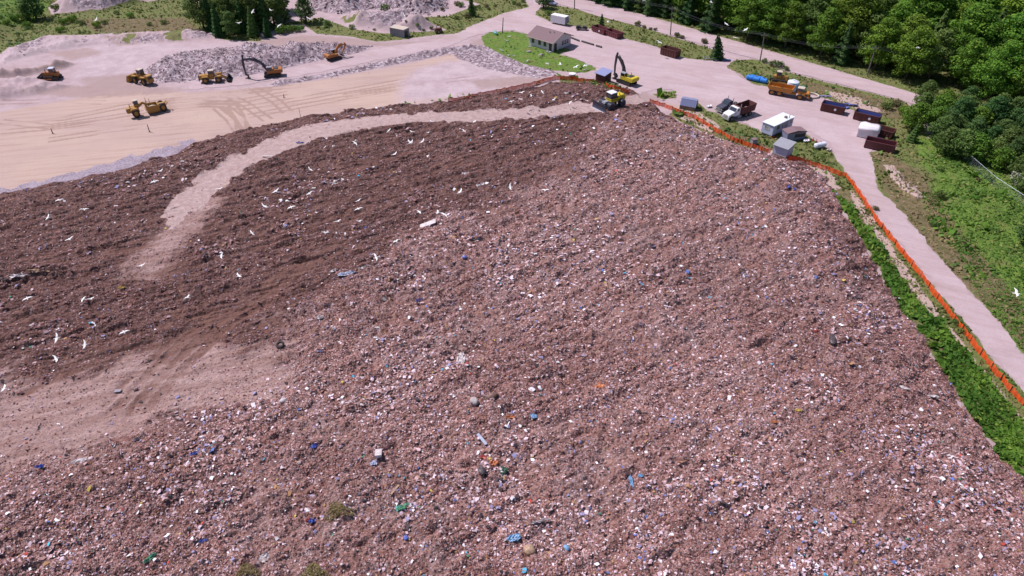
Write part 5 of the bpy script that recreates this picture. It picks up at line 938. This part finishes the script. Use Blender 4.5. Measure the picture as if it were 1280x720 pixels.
slab(886,134.5,1.2,.9,.7,'tarp',.2,'pale lump of scrap in the weeds between the metal hut and the trucks','scrap','scrap'); slab(1036,188.5,1.0,.7,.5,'rock',.5,'white boulder beside the propane tank','boulder','boulder'); slab(1008,177,1.4,.8,.5,'tarp',.2,'pale scrap pile right of the low storage container','scrap','scrap')
for k, (u, v) in enumerate([(1016,176),(1020,178),(1025,180)]):
    root = empty('traffic_cone', (*P(u, v), .03), 0, ['orange cone nearest the storage container','orange cone between the other two above the propane tank','orange cone nearest the propane tank'][k], 'cone', 'orange cones'); MB().cyl((0,0,.04),(0,0,.8),.2,.04,n=12).build('cone', M['red'], root); MB().box(-.25,.25,-.25,.25,0,.05).build('base', M['dark'], root); MB().cyl((0,0,.4),(0,0,.52),.125,.10,n=12).build('band', M['white'], root)
# black kerb logs in front of the house
for k, ((u0,v0),(u1,v1)) in enumerate([((711,47),(724,52)),((727,52.5),(742,57)),((745,58),(752,60))]):
    a, b_ = Vector((*P(u0,v0), .3)), Vector((*P(u1,v1), .3)); d_ = b_-a; o = MB().cyl(-d_/2, d_/2, .24, n=10).build('barrier_log', M['dark'], None); o.location = (a+b_)/2
    tag(o, ['dark log barrier running from the corner of the house', 'middle dark log of the barrier beside the house', 'short dark log at the right end of the barrier by the house'][k], 'barrier', 'dark log barrier in the yard')
# utility poles and wires
def upole(base, top, label, arm=True, h=None):
    bx, by = P(*base); d = ray(*top); t = by/d[1]; zt = CAM_H+d[2]*t; xt = d[0]*t; zt = min(max(zt, 4), 13)
    root = empty('utility_pole', (bx, by, 0), 0, label, 'pole', 'utility poles' ); dx = max(-.6, min(.6, xt-bx)); MB().cyl((0,0,-.2),(dx,0,zt),.17,.11,n=10).build('pole', M['pole'], root)
    if arm: MB().bar((dx-.9,.1,zt-.5),(dx+.9,-.1,zt-.5),.12).build('crossarm', M['pole'], root); MB().cyl((dx-.8,.1,zt-.45),(dx-.8,.1,zt-.25),.05,n=6).cyl((dx+.8,-.1,zt-.45),(dx+.8,-.1,zt-.25),.05,n=6).cyl((dx,0,zt),(dx,0,zt+.2),.05,n=6).build('insulator', M['grey'], root)
    return Vector((bx+dx, by, zt))
t1 = upole((718,11),(719,-28),'utility pole on the grass island near the box trailer'); t2 = upole((838,44),(840,9),'short dark utility pole standing at the road edge by the grey bushes'); t3 = upole((950,76),(956,42),'tall pale utility pole on the bank behind the blue barrels'); t4 = upole((1084,94),(1095,58),'utility pole leaning in front of the forest above the containers')
t0 = t1+Vector((-45, 55, 0)); t5 = t4+(t4-t3)*1.15
upole((628,41),(629,22),'thin grey pole at the back corner of the lawn', arm=False)
pts_ = [t0, t1, t2, t3, t4, t5]
for w_ in range(3):
    b = MB(); off = [Vector((-.8,.1,-.25)), Vector((0,0,.2)), Vector((.8,-.1,-.25))][w_]
    for a, c in zip(pts_, pts_[1:]):
        pv = None
        for i in range(13):
            t = i/12; q = a.lerp(c, t)+off; q.z -= 1.3*4*t*(1-t)
            if pv is not None: b.cyl(pv, q, .016, n=5, caps=False)
            pv = q
    tag(b.build('power_line', M['wire'], None), ['power line nearest the yard strung between the utility poles', 'topmost power line of the three strung along the forest', 'power line farthest from the yard, nearest the forest'][w_], 'wire', 'power lines along the forest')
# thin posts on the sand
for u, v, h, l in [(187,165,1.8,'dark short post standing on the sand below the motor scraper'),(376,148,2.6,'thin pale pole at the edge of the sand behind the dark berm'),(66,167,1.2,'thin stake on the sand at the far left'),(355,122,.9,'small dark stake in the middle of the sand floor')]:
    x_, y_ = P(u, v); root = empty('marker_post', (x_, y_, 0), 0, l, 'post'); MB().cyl((0,0,-.1),(0.05,0,h),.11 if h < 2 else .06,.07 if h < 2 else .04,n=8).build('post', M['dark' if h < 2 else 'grey'], root); MB().cyl((0,0,0),(0,0,.15),.25,.1,n=8).build('base', M['wood'], root)
# ================================================================ ORANGE NETTING
nf_ = N('orange_netting', .6); tcx = nf_.n('ShaderNodeTexCoord').outputs['UV']; nz = nf_.noise(.5, 4); nf_.base(nf_.mix(nf_.ramp(nf_.noise(1.5, 4), [(.4, 0), (.65, 1)]), (.80,.10,.018), (.66,.10,.035)))
def netting(px, label, h=1.1, step=2.6, lean=.18):
    w = [Vector((*hit(u, v)[:2], 0)) for u, v in px]; root = empty('orange_fence', (w[0].x, w[0].y, 0), 0, label, 'fence'); o = w[0].copy(); P_ = [w[0]]
    for a, b_ in zip(w, w[1:]):
        n = max(1, round((b_-a).length/step)); P_ += [a.lerp(b_, (i+1)/n) for i in range(n)]
    H = lambda p: float(Hs(np.array([p.x]), np.array([p.y]))[0]); np_ = len(P_); stepk = max(1, math.ceil(np_/95))
    for i in range(0, np_, stepk):
        p = P_[i]-o; z_ = H(P_[i]); MB().bar((p.x, p.y, z_-.1), (p.x+random.uniform(-.1,.1), p.y, z_+h+.15), .07).build('post', M['dark'], root)
    V, F = [], []; cs = .24; idx = 0                     # the net: open strands
    for a, b_ in zip(P_, P_[1:]):
        d = b_-a; L = d.length; d.normalize(); nrm = Vector((-d.y, d.x, 0)); k = max(2, int(L/cs)); rows = 7; za, zb = H(a), H(b_)
        def pt(s, r):
            sag = .16*math.sin(math.pi*s)*r+.05*math.sin(s*9+a.x); return a+d*L*s-o+nrm*(lean*math.sin(s*3.1+a.y)*.6*(1-r)+.05*math.sin(s*17))+Vector((0,0,(za*(1-s)+zb*s)+.03+(h-sag)*r))
        for r in range(rows+1):                          # horizontal strands
            for i in range(k):
                p0, p1 = pt(i/k, r/rows), pt((i+1)/k, r/rows); t_ = .046 if r not in (0, rows) else .06; V += [p0-Vector((0,0,t_)), p1-Vector((0,0,t_)), p1+Vector((0,0,t_)), p0+Vector((0,0,t_))]; F.append((idx, idx+1, idx+2, idx+3)); idx += 4
        for i in range(k):
            p0, p1 = pt(i/k, 0), pt(i/k, 1); t_ = d*.035; V += [p0-t_, p0+t_, p1+t_, p1-t_]; F.append((idx, idx+1, idx+2, idx+3)); idx += 4
    mesh_np('netting', np.array([tuple(v) for v in V]), np.array(F), nf_.m, root)
netting([(560,128),(580,126),(610,119),(640,113),(668,107),(680,103),(694,99.5),(715,100.5),(743,104)], 'orange plastic netting fence curving between the sand floor and the rubbish', 1.05)
netting([(756,108),(768,112),(786,117)], 'short piece of orange netting between the brown hut and the yellow compactor', .95)
netting([(812,129),(830,134),(850,142),(868,148.5),(890,162),(912,175),(940,185),(962,192)], 'orange netting fence running from the metal hut to the pale blue shed', .98)
netting([(984,200),(1010,206),(1035,214),(1056,222),(1066,233),(1080,254),(1094,276),(1118,306),(1150,346),(1182,389),(1212,427),(1238,461),(1262,490),(1295,527),(1340,580)], 'long orange netting fence following the road from the pale blue shed to the right edge', .98)
# wire fence at the meadow
w = [Vector((*P(u, v), 0)) for u, v in [(1158,160),(1176,172),(1204,200),(1240,232),(1285,262),(1340,300)]]; root = empty('wire_fence', w[0], 0, 'thin pale wire fence along the edge of the thicket', 'fence'); o = w[0]
rl, me_ = MB(), MB()
for a, b_ in zip(w, w[1:]):
    n = max(1, round((b_-a).length/3))
    for i in range(n):
        p, q = a.lerp(b_, i/n)-o, a.lerp(b_, (i+1)/n)-o; MB().cyl(p, p+Vector((0,0,1.9)), .03, n=6).build('post', M['galv'], root); rl.cyl(p+Vector((0,0,1.85)), q+Vector((0,0,1.85)), .035, n=6)
        for z_ in np.arange(.15, 1.8, .3): me_.cyl(p+Vector((0,0,z_)), q+Vector((0,0,z_)), .006, n=3)
        for j in range(8): t = p.lerp(q, j/8); me_.cyl(t+Vector((0,0,.1)), t+Vector((0,0,1.8)), .005, n=3)
rl.build('top_rail', M['galv'], root); me_.build('wire_mesh', M['galv'], root)
# ================================================================ GULLS
def gull_mesh(pose):
    """one continuous bird: body loops, tail, neck, head, bill; wings join the body"""
    V, F = [], []
    ring_ = [(-.34,.012,.05,0),(-.24,.03,.05,0),(-.14,.05,.055,0),(0,.075,.075,0),(.12,.07,.075,.01),(.20,.05,.055,.03),(.25,.045,.05,.045),(.30,.04,.042,.05),(.335,.018,.018,.045),(.39,.006,.008,.035)]; n = 8
    if pose == 3: ring_ = [(a, b, c, z+max(0, a-.05)*.7+.18) for a, b, c, z in ring_]
    for x_, ry, rz_, z_ in ring_:
        for i in range(n): a = i*6.2832/n; V.append((x_, math.cos(a)*ry*(1.5 if x_ < -.2 else 1), math.sin(a)*rz_*(.3 if x_ < -.2 else 1)+z_))
    for k in range(len(ring_)-1):
        for i in range(n): F.append((k*n+i, k*n+(i+1)%n, (k+1)*n+(i+1)%n, (k+1)*n+i))
    F.append(tuple(range(n))); F.append(tuple(range(len(ring_)*n-1, (len(ring_)-1)*n-1, -1)))
    for s in (-1, 1):
        if pose == 3: st = [(.10,.05,.22,.16),(.0,.075,.24,.22),(-.2,.07,.22,.16),(-.4,.03,.2,.06)]; 
        else:
            dih = [(.30,.02),(-.12,-.05),(.12,.26)][pose]; el = .24; z1 = .05+el*dih[0]; z2 = z1+.42*dih[1]
            sec = [(.10,-.10,.04,.05),(.15,-.08,el,z1),(.10,-.07,el+.18,(z1+z2)/2+.01),(-.10,-.15,el+.42,z2)]
            b0 = len(V)
            for xf, xb, y_, z_ in sec: V += [(xf, s*y_, z_+.012), (xb, s*y_, z_), ((xf+xb)/2, s*y_, z_+.03), ((xf+xb)/2, s*y_, z_-.008)]
            for k in range(3): a = b0+k*4; F += [(a, a+4, a+6, a+2), (a+2, a+6, a+5, a+1), (a+1, a+5, a+7, a+3), (a+3, a+7, a+4, a)]
            F.append((b0+12, b0+14, b0+13, b0+15)); continue
        b0 = len(V)
        for x_, y_, z_, hh in st: V += [(x_, s*y_, z_), (x_, s*(y_*.4), z_+.03), (x_, s*y_, z_-.07)]
        for k in range(3): a = b0+k*3; F += [(a, a+3, a+4, a+1), (a, a+2, a+5, a+3)]
    if pose == 3:
        for s in (-1, 1): b0 = len(V); V += [(0,s*.03,.12),(.02,s*.03,.12),(.02,s*.03,0),(0,s*.03,0),(.01,s*.045,.12),(.01,s*.045,0)]; F += [(b0,b0+1,b0+2,b0+3),(b0,b0+4,b0+5,b0+3),(b0+1,b0+4,b0+5,b0+2)]
    me = bpy.data.meshes.new('gull'); me.from_pydata(V, [], F); me.materials.append(M['gull']); me.materials.append(M['gullgrey']); me.update(); return me
GM = [gull_mesh(i) for i in range(4)]
FLY = [(74,250),(105,262),(200,214),(193,227),(87,299),(177,332),(277,320),(34,373),(104,374),(113,374),(299,345),(234,372),(155,415),(71,423),(106,431),(70,449),(5,486),(388,212),(419,227),(345,239),(392,235),(387,242),(331,258),(364,259),(448,251),(448,261),(422,277),(449,277),(406,291),(444,179),(493,193),(514,178),(486,163),(275,236),(315,291),(512,177),(528,177),(515,165),(535,166),(535,195),(540,152),(593,152),(580,164),(638,234),(575,240),(682,238),(524,265),(547,266),(555,268),(495,302),(640,127),(651,124),(664,120),(678,115),(692,125),(708,117),(713,128),(733,126),(652,116),(60,272),(72,651),(417,183),(470,322),(445,176),(418,229)]
def flock(u, v):
    if v > 600: return 'over rubbish near the bottom left corner'
    if v < 130: return 'beside the orange netting'
    if v > 300 and u < 240: return 'over rubbish at the left edge'
    if u < 290: return 'left of the curved track'
    if u < 470: return 'inside the bend of the curved track'
    return 'below the far half of the track'
def gull(u, v, pose, off, label, group, s=None):
    x_, y_, z_ = hit(u, v, off); o = bpy.data.objects.new('gull', GM[pose]); COL.objects.link(o); o.location = (x_, y_, z_+off)
    o.rotation_euler = (random.uniform(-.45, .45) if pose < 3 else 0, random.uniform(-.15, .1) if pose < 3 else 0, random.choice([0, math.pi])+random.uniform(-1.1, 1.1)); k = s or random.uniform(.95, 1.25); o.scale = (k, k, k); tag(o, label, 'gull', group)
from collections import defaultdict
gr_ = defaultdict(list)
for u, v in FLY: gr_[flock(u, v)].append((u, v))
ORD = ['leftmost']+[w+' from the left' for w in 'second third fourth fifth sixth seventh eighth ninth tenth eleventh twelfth thirteenth fourteenth fifteenth sixteenth seventeenth eighteenth nineteenth twentieth'.split()]
ORD += ['twenty-'+w+' from the left' for w in 'first second third fourth fifth sixth seventh eighth ninth'.split()]
for f_, L in gr_.items():
    L.sort()
    for i, (u, v) in enumerate(L): gull(u, v, i % 3, random.uniform(2.0, 5.0), 'white gull flying '+f_+(', '+ORD[i] if len(L) > 1 else ''), 'gulls '+f_)
G2 = [(627,64,3,'white gull standing on the left tip of the lawn'),(637,47,3,'white gull standing at the back of the lawn'),(642,71,3,'white gull on the lower lawn edge left of the others'),(636,70.5,3,'white gull at the lawn edge, leftmost of the pair'),(661,59.5,3,'white gull on the grass by the house corner'),(659,78,3,'white gull standing at the bottom of the lawn below the boulder'),(684,80,0,'white gull with spread wings over the lower lawn, left of the middle one'),(700,81,2,'white gull with spread wings in the middle over the lower lawn'),(720,84,0,'large white gull with raised wings over the right part of the lawn'),(732,82,1,'white gull over the right tip of the lawn, upper one'),(731,88.5,3,'white gull standing at the right tip of the lawn, lower one'),
      (633,52,3,'white gull standing on the brown corner of the lawn')]
for u, v, p_, l in G2: gull(u, v, p_, 1.2 if p_ < 3 else .02, l, 'gulls on the lawn', 1.7 if p_ < 3 else 1.6)
G3 = [(298,29,12,'white gull in front of the left half of the grove'),(316,15,14,'white gull high in front of the pale silvery tree'),(339,13,14,'white gull in front of the right end of the grove'),(349,32,7,'white gull in front of the bright bush below the grove'),(386,23,6,'white gull in front of the lone dark round tree'),(1047,21,14,'white gull flying before the forest, above the utility pole'),(1147,60,14,'white gull flying before the forest near the middle of its right half'),(1274,42,14,'white gull flying before the forest at the right edge'),(805,1,14,'white gull at the top edge before the conifers'),(889,3,14,'white gull at the top edge before the first lime trees'),(908,30,14,'white gull before the forest, upper of the pair'),(932,37,14,'white gull before the forest, right one above the tall pole'),(919,47,12,'white gull before the forest edge above the road'),(824,53,4,'white gull gliding over the grass island near the short road pole'),(760,27,4,'white gull gliding right of the young fir tree'),(1270,367,5,'white gull over the meadow at the right edge'),(505,19,5,'white gull over the dark stone heap'),(120,25,5,'white gull over the green bank at upper left')]
for u, v, h_, l in G3: gull(u, v, random.randrange(3), h_, l, None, 1.5)
# ================================================================ SINGLE PIECES OF RUBBISH
def sheetm(name, c, rough=.5):
    n = N(name, rough); n.base(n.mix(n.ramp(n.noise(2.5, 5, .7), [(.35, .15), (.6, .8)]), c, tuple(q*.4+.07*w for q, w in zip(c, (1.4,.9,.9))))); n.b.inputs['Specular IOR Level'].default_value = .4; return n.m
SM = {k: sheetm('film_'+k, c) for k, c in dict(white=(.66,.60,.62), blue=(.06,.14,.55), sky=(.16,.40,.68), palebl=(.42,.48,.66), green=(.03,.24,.13), teal=(.05,.40,.36), orange=(.62,.20,.06), red=(.50,.05,.03), black=(.02,.02,.03), yellow=(.60,.42,.06), tan=(.42,.27,.17), purple=(.10,.08,.30), straw=(.30,.22,.10), brown=(.17,.09,.06)).items()}
def crumple(u, v, L, W_, mat, label, rz=0., h=.35, name='plastic_sheet', cat='sheet', grp=None):
    L, W_, h = L*.85, W_*.8, h*.7
    x_, y_, z_ = hit(u, v); z_ = float(mz([x_], [y_])[0]); nx, ny = 9, 6; V, F = [], []
    for i in range(nx+1):
        for j in range(ny+1):
            a, b_ = i/nx-.5, j/ny-.5; k = 1-.35*abs(b_)*2*random.random(); V.append((a*L*k+random.uniform(-.5,.5)*L/nx*.8, b_*W_*(1-.4*abs(a)*2*random.random())+random.uniform(-.5,.5)*W_/ny*.8, h*random.random()**1.5))
    m = len(V)
    for i in range(nx):
        for j in range(ny): k = i*(ny+1)+j; F.append((k, k+ny+1, k+ny+2, k+1))
    V += [(a, b_, c-.02) for a, b_, c in V]; F += [tuple(q+m for q in t[::-1]) for t in F]
    o = MB().add(V, F).build(name, SM[mat], None); o.location = (x_, y_, z_+.10); o.rotation_euler = (random.uniform(-.1,.1), random.uniform(-.1,.1), rz); return tag(o, label, cat, grp)
def lump(u, v, r, mat, label, name='bag', cat='bag', sc=(1,1,.75), dz=.0):
    r = r*.75; x_, y_, z_ = hit(u, v); z_ = float(mz([x_], [y_])[0]) if float(Hs(x_, y_)) > 0 else gz(x_, y_); bm = bmesh.new(); bmesh.ops.create_icosphere(bm, subdivisions=3, radius=r)
    for q in bm.verts: k = 1+.30*float(fbm(q.co.x*1.3/r+u, q.co.y*1.3/r+q.co.z*.8/r+v, 1.0, 3)); q.co = Vector((q.co.x*k*sc[0], q.co.y*k*sc[1], q.co.z*k*sc[2]))
    me = bpy.data.meshes.new(name); bm.to_mesh(me); bm.free(); me.materials.append(SM[mat] if mat in SM else M[mat]); o = link(bpy.data.objects.new(name, me)); o.location = (x_, y_, z_+r*sc[2]*.55+dz); o.rotation_euler[2] = random.random()*6; return tag(o, label, cat)
def brush(u, v, r, label):
    x_, y_, z_ = hit(u, v); z_ = float(mz([x_], [y_])[0]); n = 900; a = RNG.random(n)*6.283; q = r*RNG.random(n)**.6*(.8+.3*np.sin(a*3+u)); C = np.stack([np.cos(a)*q, np.sin(a)*q*.7, .12+.45*np.clip(1-(q/r)**2, 0, 1)*RNG.random(n)], 1)
    V, F = leaves(C, np.stack([np.cos(a)*.5, np.sin(a)*.5, np.ones(n)], 1), .20, .7, .3); t = np.stack([RNG.random(n), (RNG.random(n) < .2)*.8, a*0, a*0+1], 1)
    o = mesh_np('brush_clump', V, F, LM['straw'], attrs={'tint': np.repeat(t, 4, 0)}); o.location = (x_, y_, z_); return tag(o, label, 'brush')
def board(u0, v0, u1, v1, w_, t_, mat, label, name='plank', cat='plank', lift=.22):
    p, q = Vector(hit(u0, v0)), Vector(hit(u1, v1)); p.z = float(mz([p.x],[p.y])[0])+lift; q.z = float(mz([q.x],[q.y])[0])+lift+.12; c = (p+q)/2; o = MB().bar(p-c, q-c, w_, t_).build(name, SM[mat] if mat in SM else M[mat], None, bevel=.01); o.location = c; return tag(o, label, cat)
crumple(576,447,3.0,1.3,'white','ragged white plastic sheet standing out in the middle of the light rubbish',1.5,.5)
crumple(433,343,3.2,1.0,'palebl','pale blue sheet lying at the edge between dark and light rubbish',.25,.4); crumple(416,338,2.0,.8,'white','white sheet left of the pale blue sheet',.6,.4); crumple(455,334,2.4,.6,'white','thin white strip right of the pale blue sheet',.4,.3); crumple(402,397,1.8,.8,'white','white crumpled bag above the dark tyre ring',.2,.45,'plastic_bag','bag'); crumple(471,409,1.8,.6,'white','small white strip right of the white crumpled bag',-.3,.3)
board(525,282,545,280,1.2,.12,'white','pale flat board at the dark side of the rubbish ridge','board','board'); lump(581,325,.5,'blue','round dark blue bag above the middle of the rubbish'); lump(482,374,.7,'black','black hollow lump left of the dark blue rag','rubble_lump','lump',(1.3,.8,.5)); crumple(524,377,1.3,.8,'purple','dark blue rag right of the black lump',.3,.4,'rag','rag'); crumple(525,422,1.7,.7,'tan','orange-brown cardboard piece above the ragged white sheet',0,.25,'cardboard','cardboard')
lump(593,505,.75,'rock','pale boulder in the middle of the rubbish below the white sheet','boulder','boulder',(1,.85,.8)); lump(616,498,.8,'brown','dark brown lump right of the pale boulder','lump','lump',(1.2,.7,.6)); lump(355,504,.6,'white','pale rounded foam block at the edge of the tan patch','foam_block','foam',(1,.8,.7)); ring(*loc(351,433,.2),.42,.17,'rubber','black tyre lying at the corner of the tan patch',tilt=.3)
crumple(750,481,2.3,1.4,'orange','orange and tan rag right of the middle of the rubbish',.4,.4,'rag','rag'); crumple(606,574,1.6,.5,'red','thin red and orange strip above the black bag',-.3,.3,'strip','strip'); crumple(618,583,1.2,.9,'orange','orange-brown scrap above the green cloth',.2,.5,'scrap','scrap'); lump(602,592,.65,'black','black bag left of the green cloth',sc=(1.3,.8,.55)); crumple(629,591,1.0,1.0,'green','green cloth in the small coloured cluster below the boulder',.8,.6,'cloth','cloth')
crumple(667,520,.9,1.0,'sky','light blue film right of the orange wire',.4,.3); crumple(640,521,2.0,.4,'orange','long orange band left of the light blue film',-.1,.3,'band','strip'); board(597,543,608,556,.35,.1,'palebl','blue-grey slat lying diagonally under the pale boulder'); board(474,566,474,578,.75,.3,'white','white upright board end in the dark hollow at lower left centre','board','board',.35); crumple(468,582,1.0,.8,'palebl','pale film beside the white upright board',.3,.3)
crumple(500,634,1.1,1.4,'teal','teal net scrap below the white upright board',1.1,.3,'net','net'); board(489,620,499,607,.22,.06,'tan','pale stick right of the teal net scrap','stick','stick'); crumple(505,633,2.0,.8,'green','dark green net strip right of the pale stick',.5,.25,'net','net'); crumple(393,561,1.2,.8,'blue','bright blue film left of the white upright board',.8,.45); crumple(390,652,.9,.7,'blue','blue bag beside a small red scrap near the bottom',.1,.5,'plastic_bag','bag'); crumple(385,650,.6,.4,'red','small red scrap left of the blue bag near the bottom',.1,.3,'scrap','scrap'); lump(507,671,.4,'blue','small round blue bag at lower centre left')
crumple(330,699,1.2,1.2,'white','white crumpled bag near the bottom edge, left of centre',.9,.5,'plastic_bag','bag'); brush(423,641,1.7,'mound of straw-coloured brush at lower left centre'); brush(392,718,1.6,'straw-coloured clump cut by the bottom edge'); brush(310,716,1.2,'straw-coloured clump at the bottom edge left of the other one'); crumple(675,654,2.6,.35,'white','curved white strip lying at lower centre',.2,.3,'strip','strip'); lump(708,686,.42,'sky','round sky blue bag right of the curved white strip'); crumple(789,602,.5,1.9,'sky','light blue strip standing upright in the lower right centre',.05,.35,'strip','strip'); crumple(800,597,.7,.5,'sky','small light blue scrap right of the blue strip',.2,.3,'scrap','scrap')
crumple(1020,413,.9,.5,'red','small red scrap left of the dark hollow on the right slope',.2,.4,'scrap','scrap'); lump(1040,427,.9,'black','dark lump in the hollow on the right slope','lump','lump',(1.5,.7,.4)); crumple(1163,496,2.2,.6,'white','white strip on the right slope near the green weeds',-.3,.3,'strip','strip'); crumple(1128,487,1.8,.5,'white','white curled strip left of the slope hollow',-.6,.3,'strip','strip'); crumple(997,515,1.0,.5,'yellow','yellow scrap on the lower right slope, upper one',-.2,.3,'scrap','scrap'); crumple(968,528,1.0,.5,'orange','orange-yellow scrap on the lower right slope, lower one',-.3,.3,'scrap','scrap')
crumple(28,346,4.2,1.2,'white','pale sheet draped along the dark heap at the far left edge',.15,.6); crumple(50,343,4.0,.8,'tan','tan-grey sheeting on the right shoulder of the dark heap at far left',.05,.5); crumple(152,360,1.2,.6,'yellow','yellow scrap on the dark rubbish at the left',.1,.3,'scrap','scrap'); crumple(375,179,1.9,.5,'blue','blue film just below the curved track',.1,.25); crumple(457,283,1.0,.5,'blue','small blue scrap below the gulls inside the track bend',.1,.3,'scrap','scrap'); board(328,196,342,200,.3,.1,'white','pale plank lying at the inner edge of the curved track'); crumple(985,234,1.2,1.0,'blue','bright blue bag near the upper right corner of the rubbish',.3,.5,'plastic_bag','bag'); crumple(993,238,.7,.6,'blue','small blue scrap right of the bright blue bag',.3,.4,'scrap','scrap'); crumple(600,230,2.2,1.2,'white','white film patch on the dark rubbish below the track',.3,.4); crumple(582,217,1.8,1.0,'white','white bag cluster above the white film patch',.3,.4,'plastic_bag','bag')
crumple(642,674,1.6,.9,'sky','pale teal film near the bottom centre',.2,.3); lump(662,688,.9,'tan','tan block with dark edge near the bottom centre','block','block',(.9,.9,.6)); crumple(100,577,2.0,.8,'white','white film at the lower edge of the tan patch',.3,.3); crumple(50,585,1.2,.6,'blue','blue film at the lower left below the tan patch',.3,.4); crumple(243,569,1.0,.6,'blue','light blue scrap at lower left of the tan patch corner',.3,.4,'scrap','scrap'); crumple(188,698,1.6,.6,'green','dark green strip near the bottom left',.9,.3,'strip','strip'); crumple(255,678,1.0,.4,'blue','blue strip right of the dark green strip',.3,.3,'strip','strip'); board(143,489,152,489,.5,.1,'concrete','small grey slab on the tan patch','slab','slab',.1)
for u, v, r, l in [(661,65.5,.55,'dark grey and white stone on the lawn below the house'),(676,70,.7,'long pale boulder with dark side on the lawn below the house')]: lump(u, v, r, 'rock', l, 'boulder', 'boulder', (1.6,.8,.8))
o = lump(619,41.5,1.2,'teal','teal tarpaulin bundle at the back corner of the lawn','tarpaulin_bundle','bundle',(1.5,.7,.5))
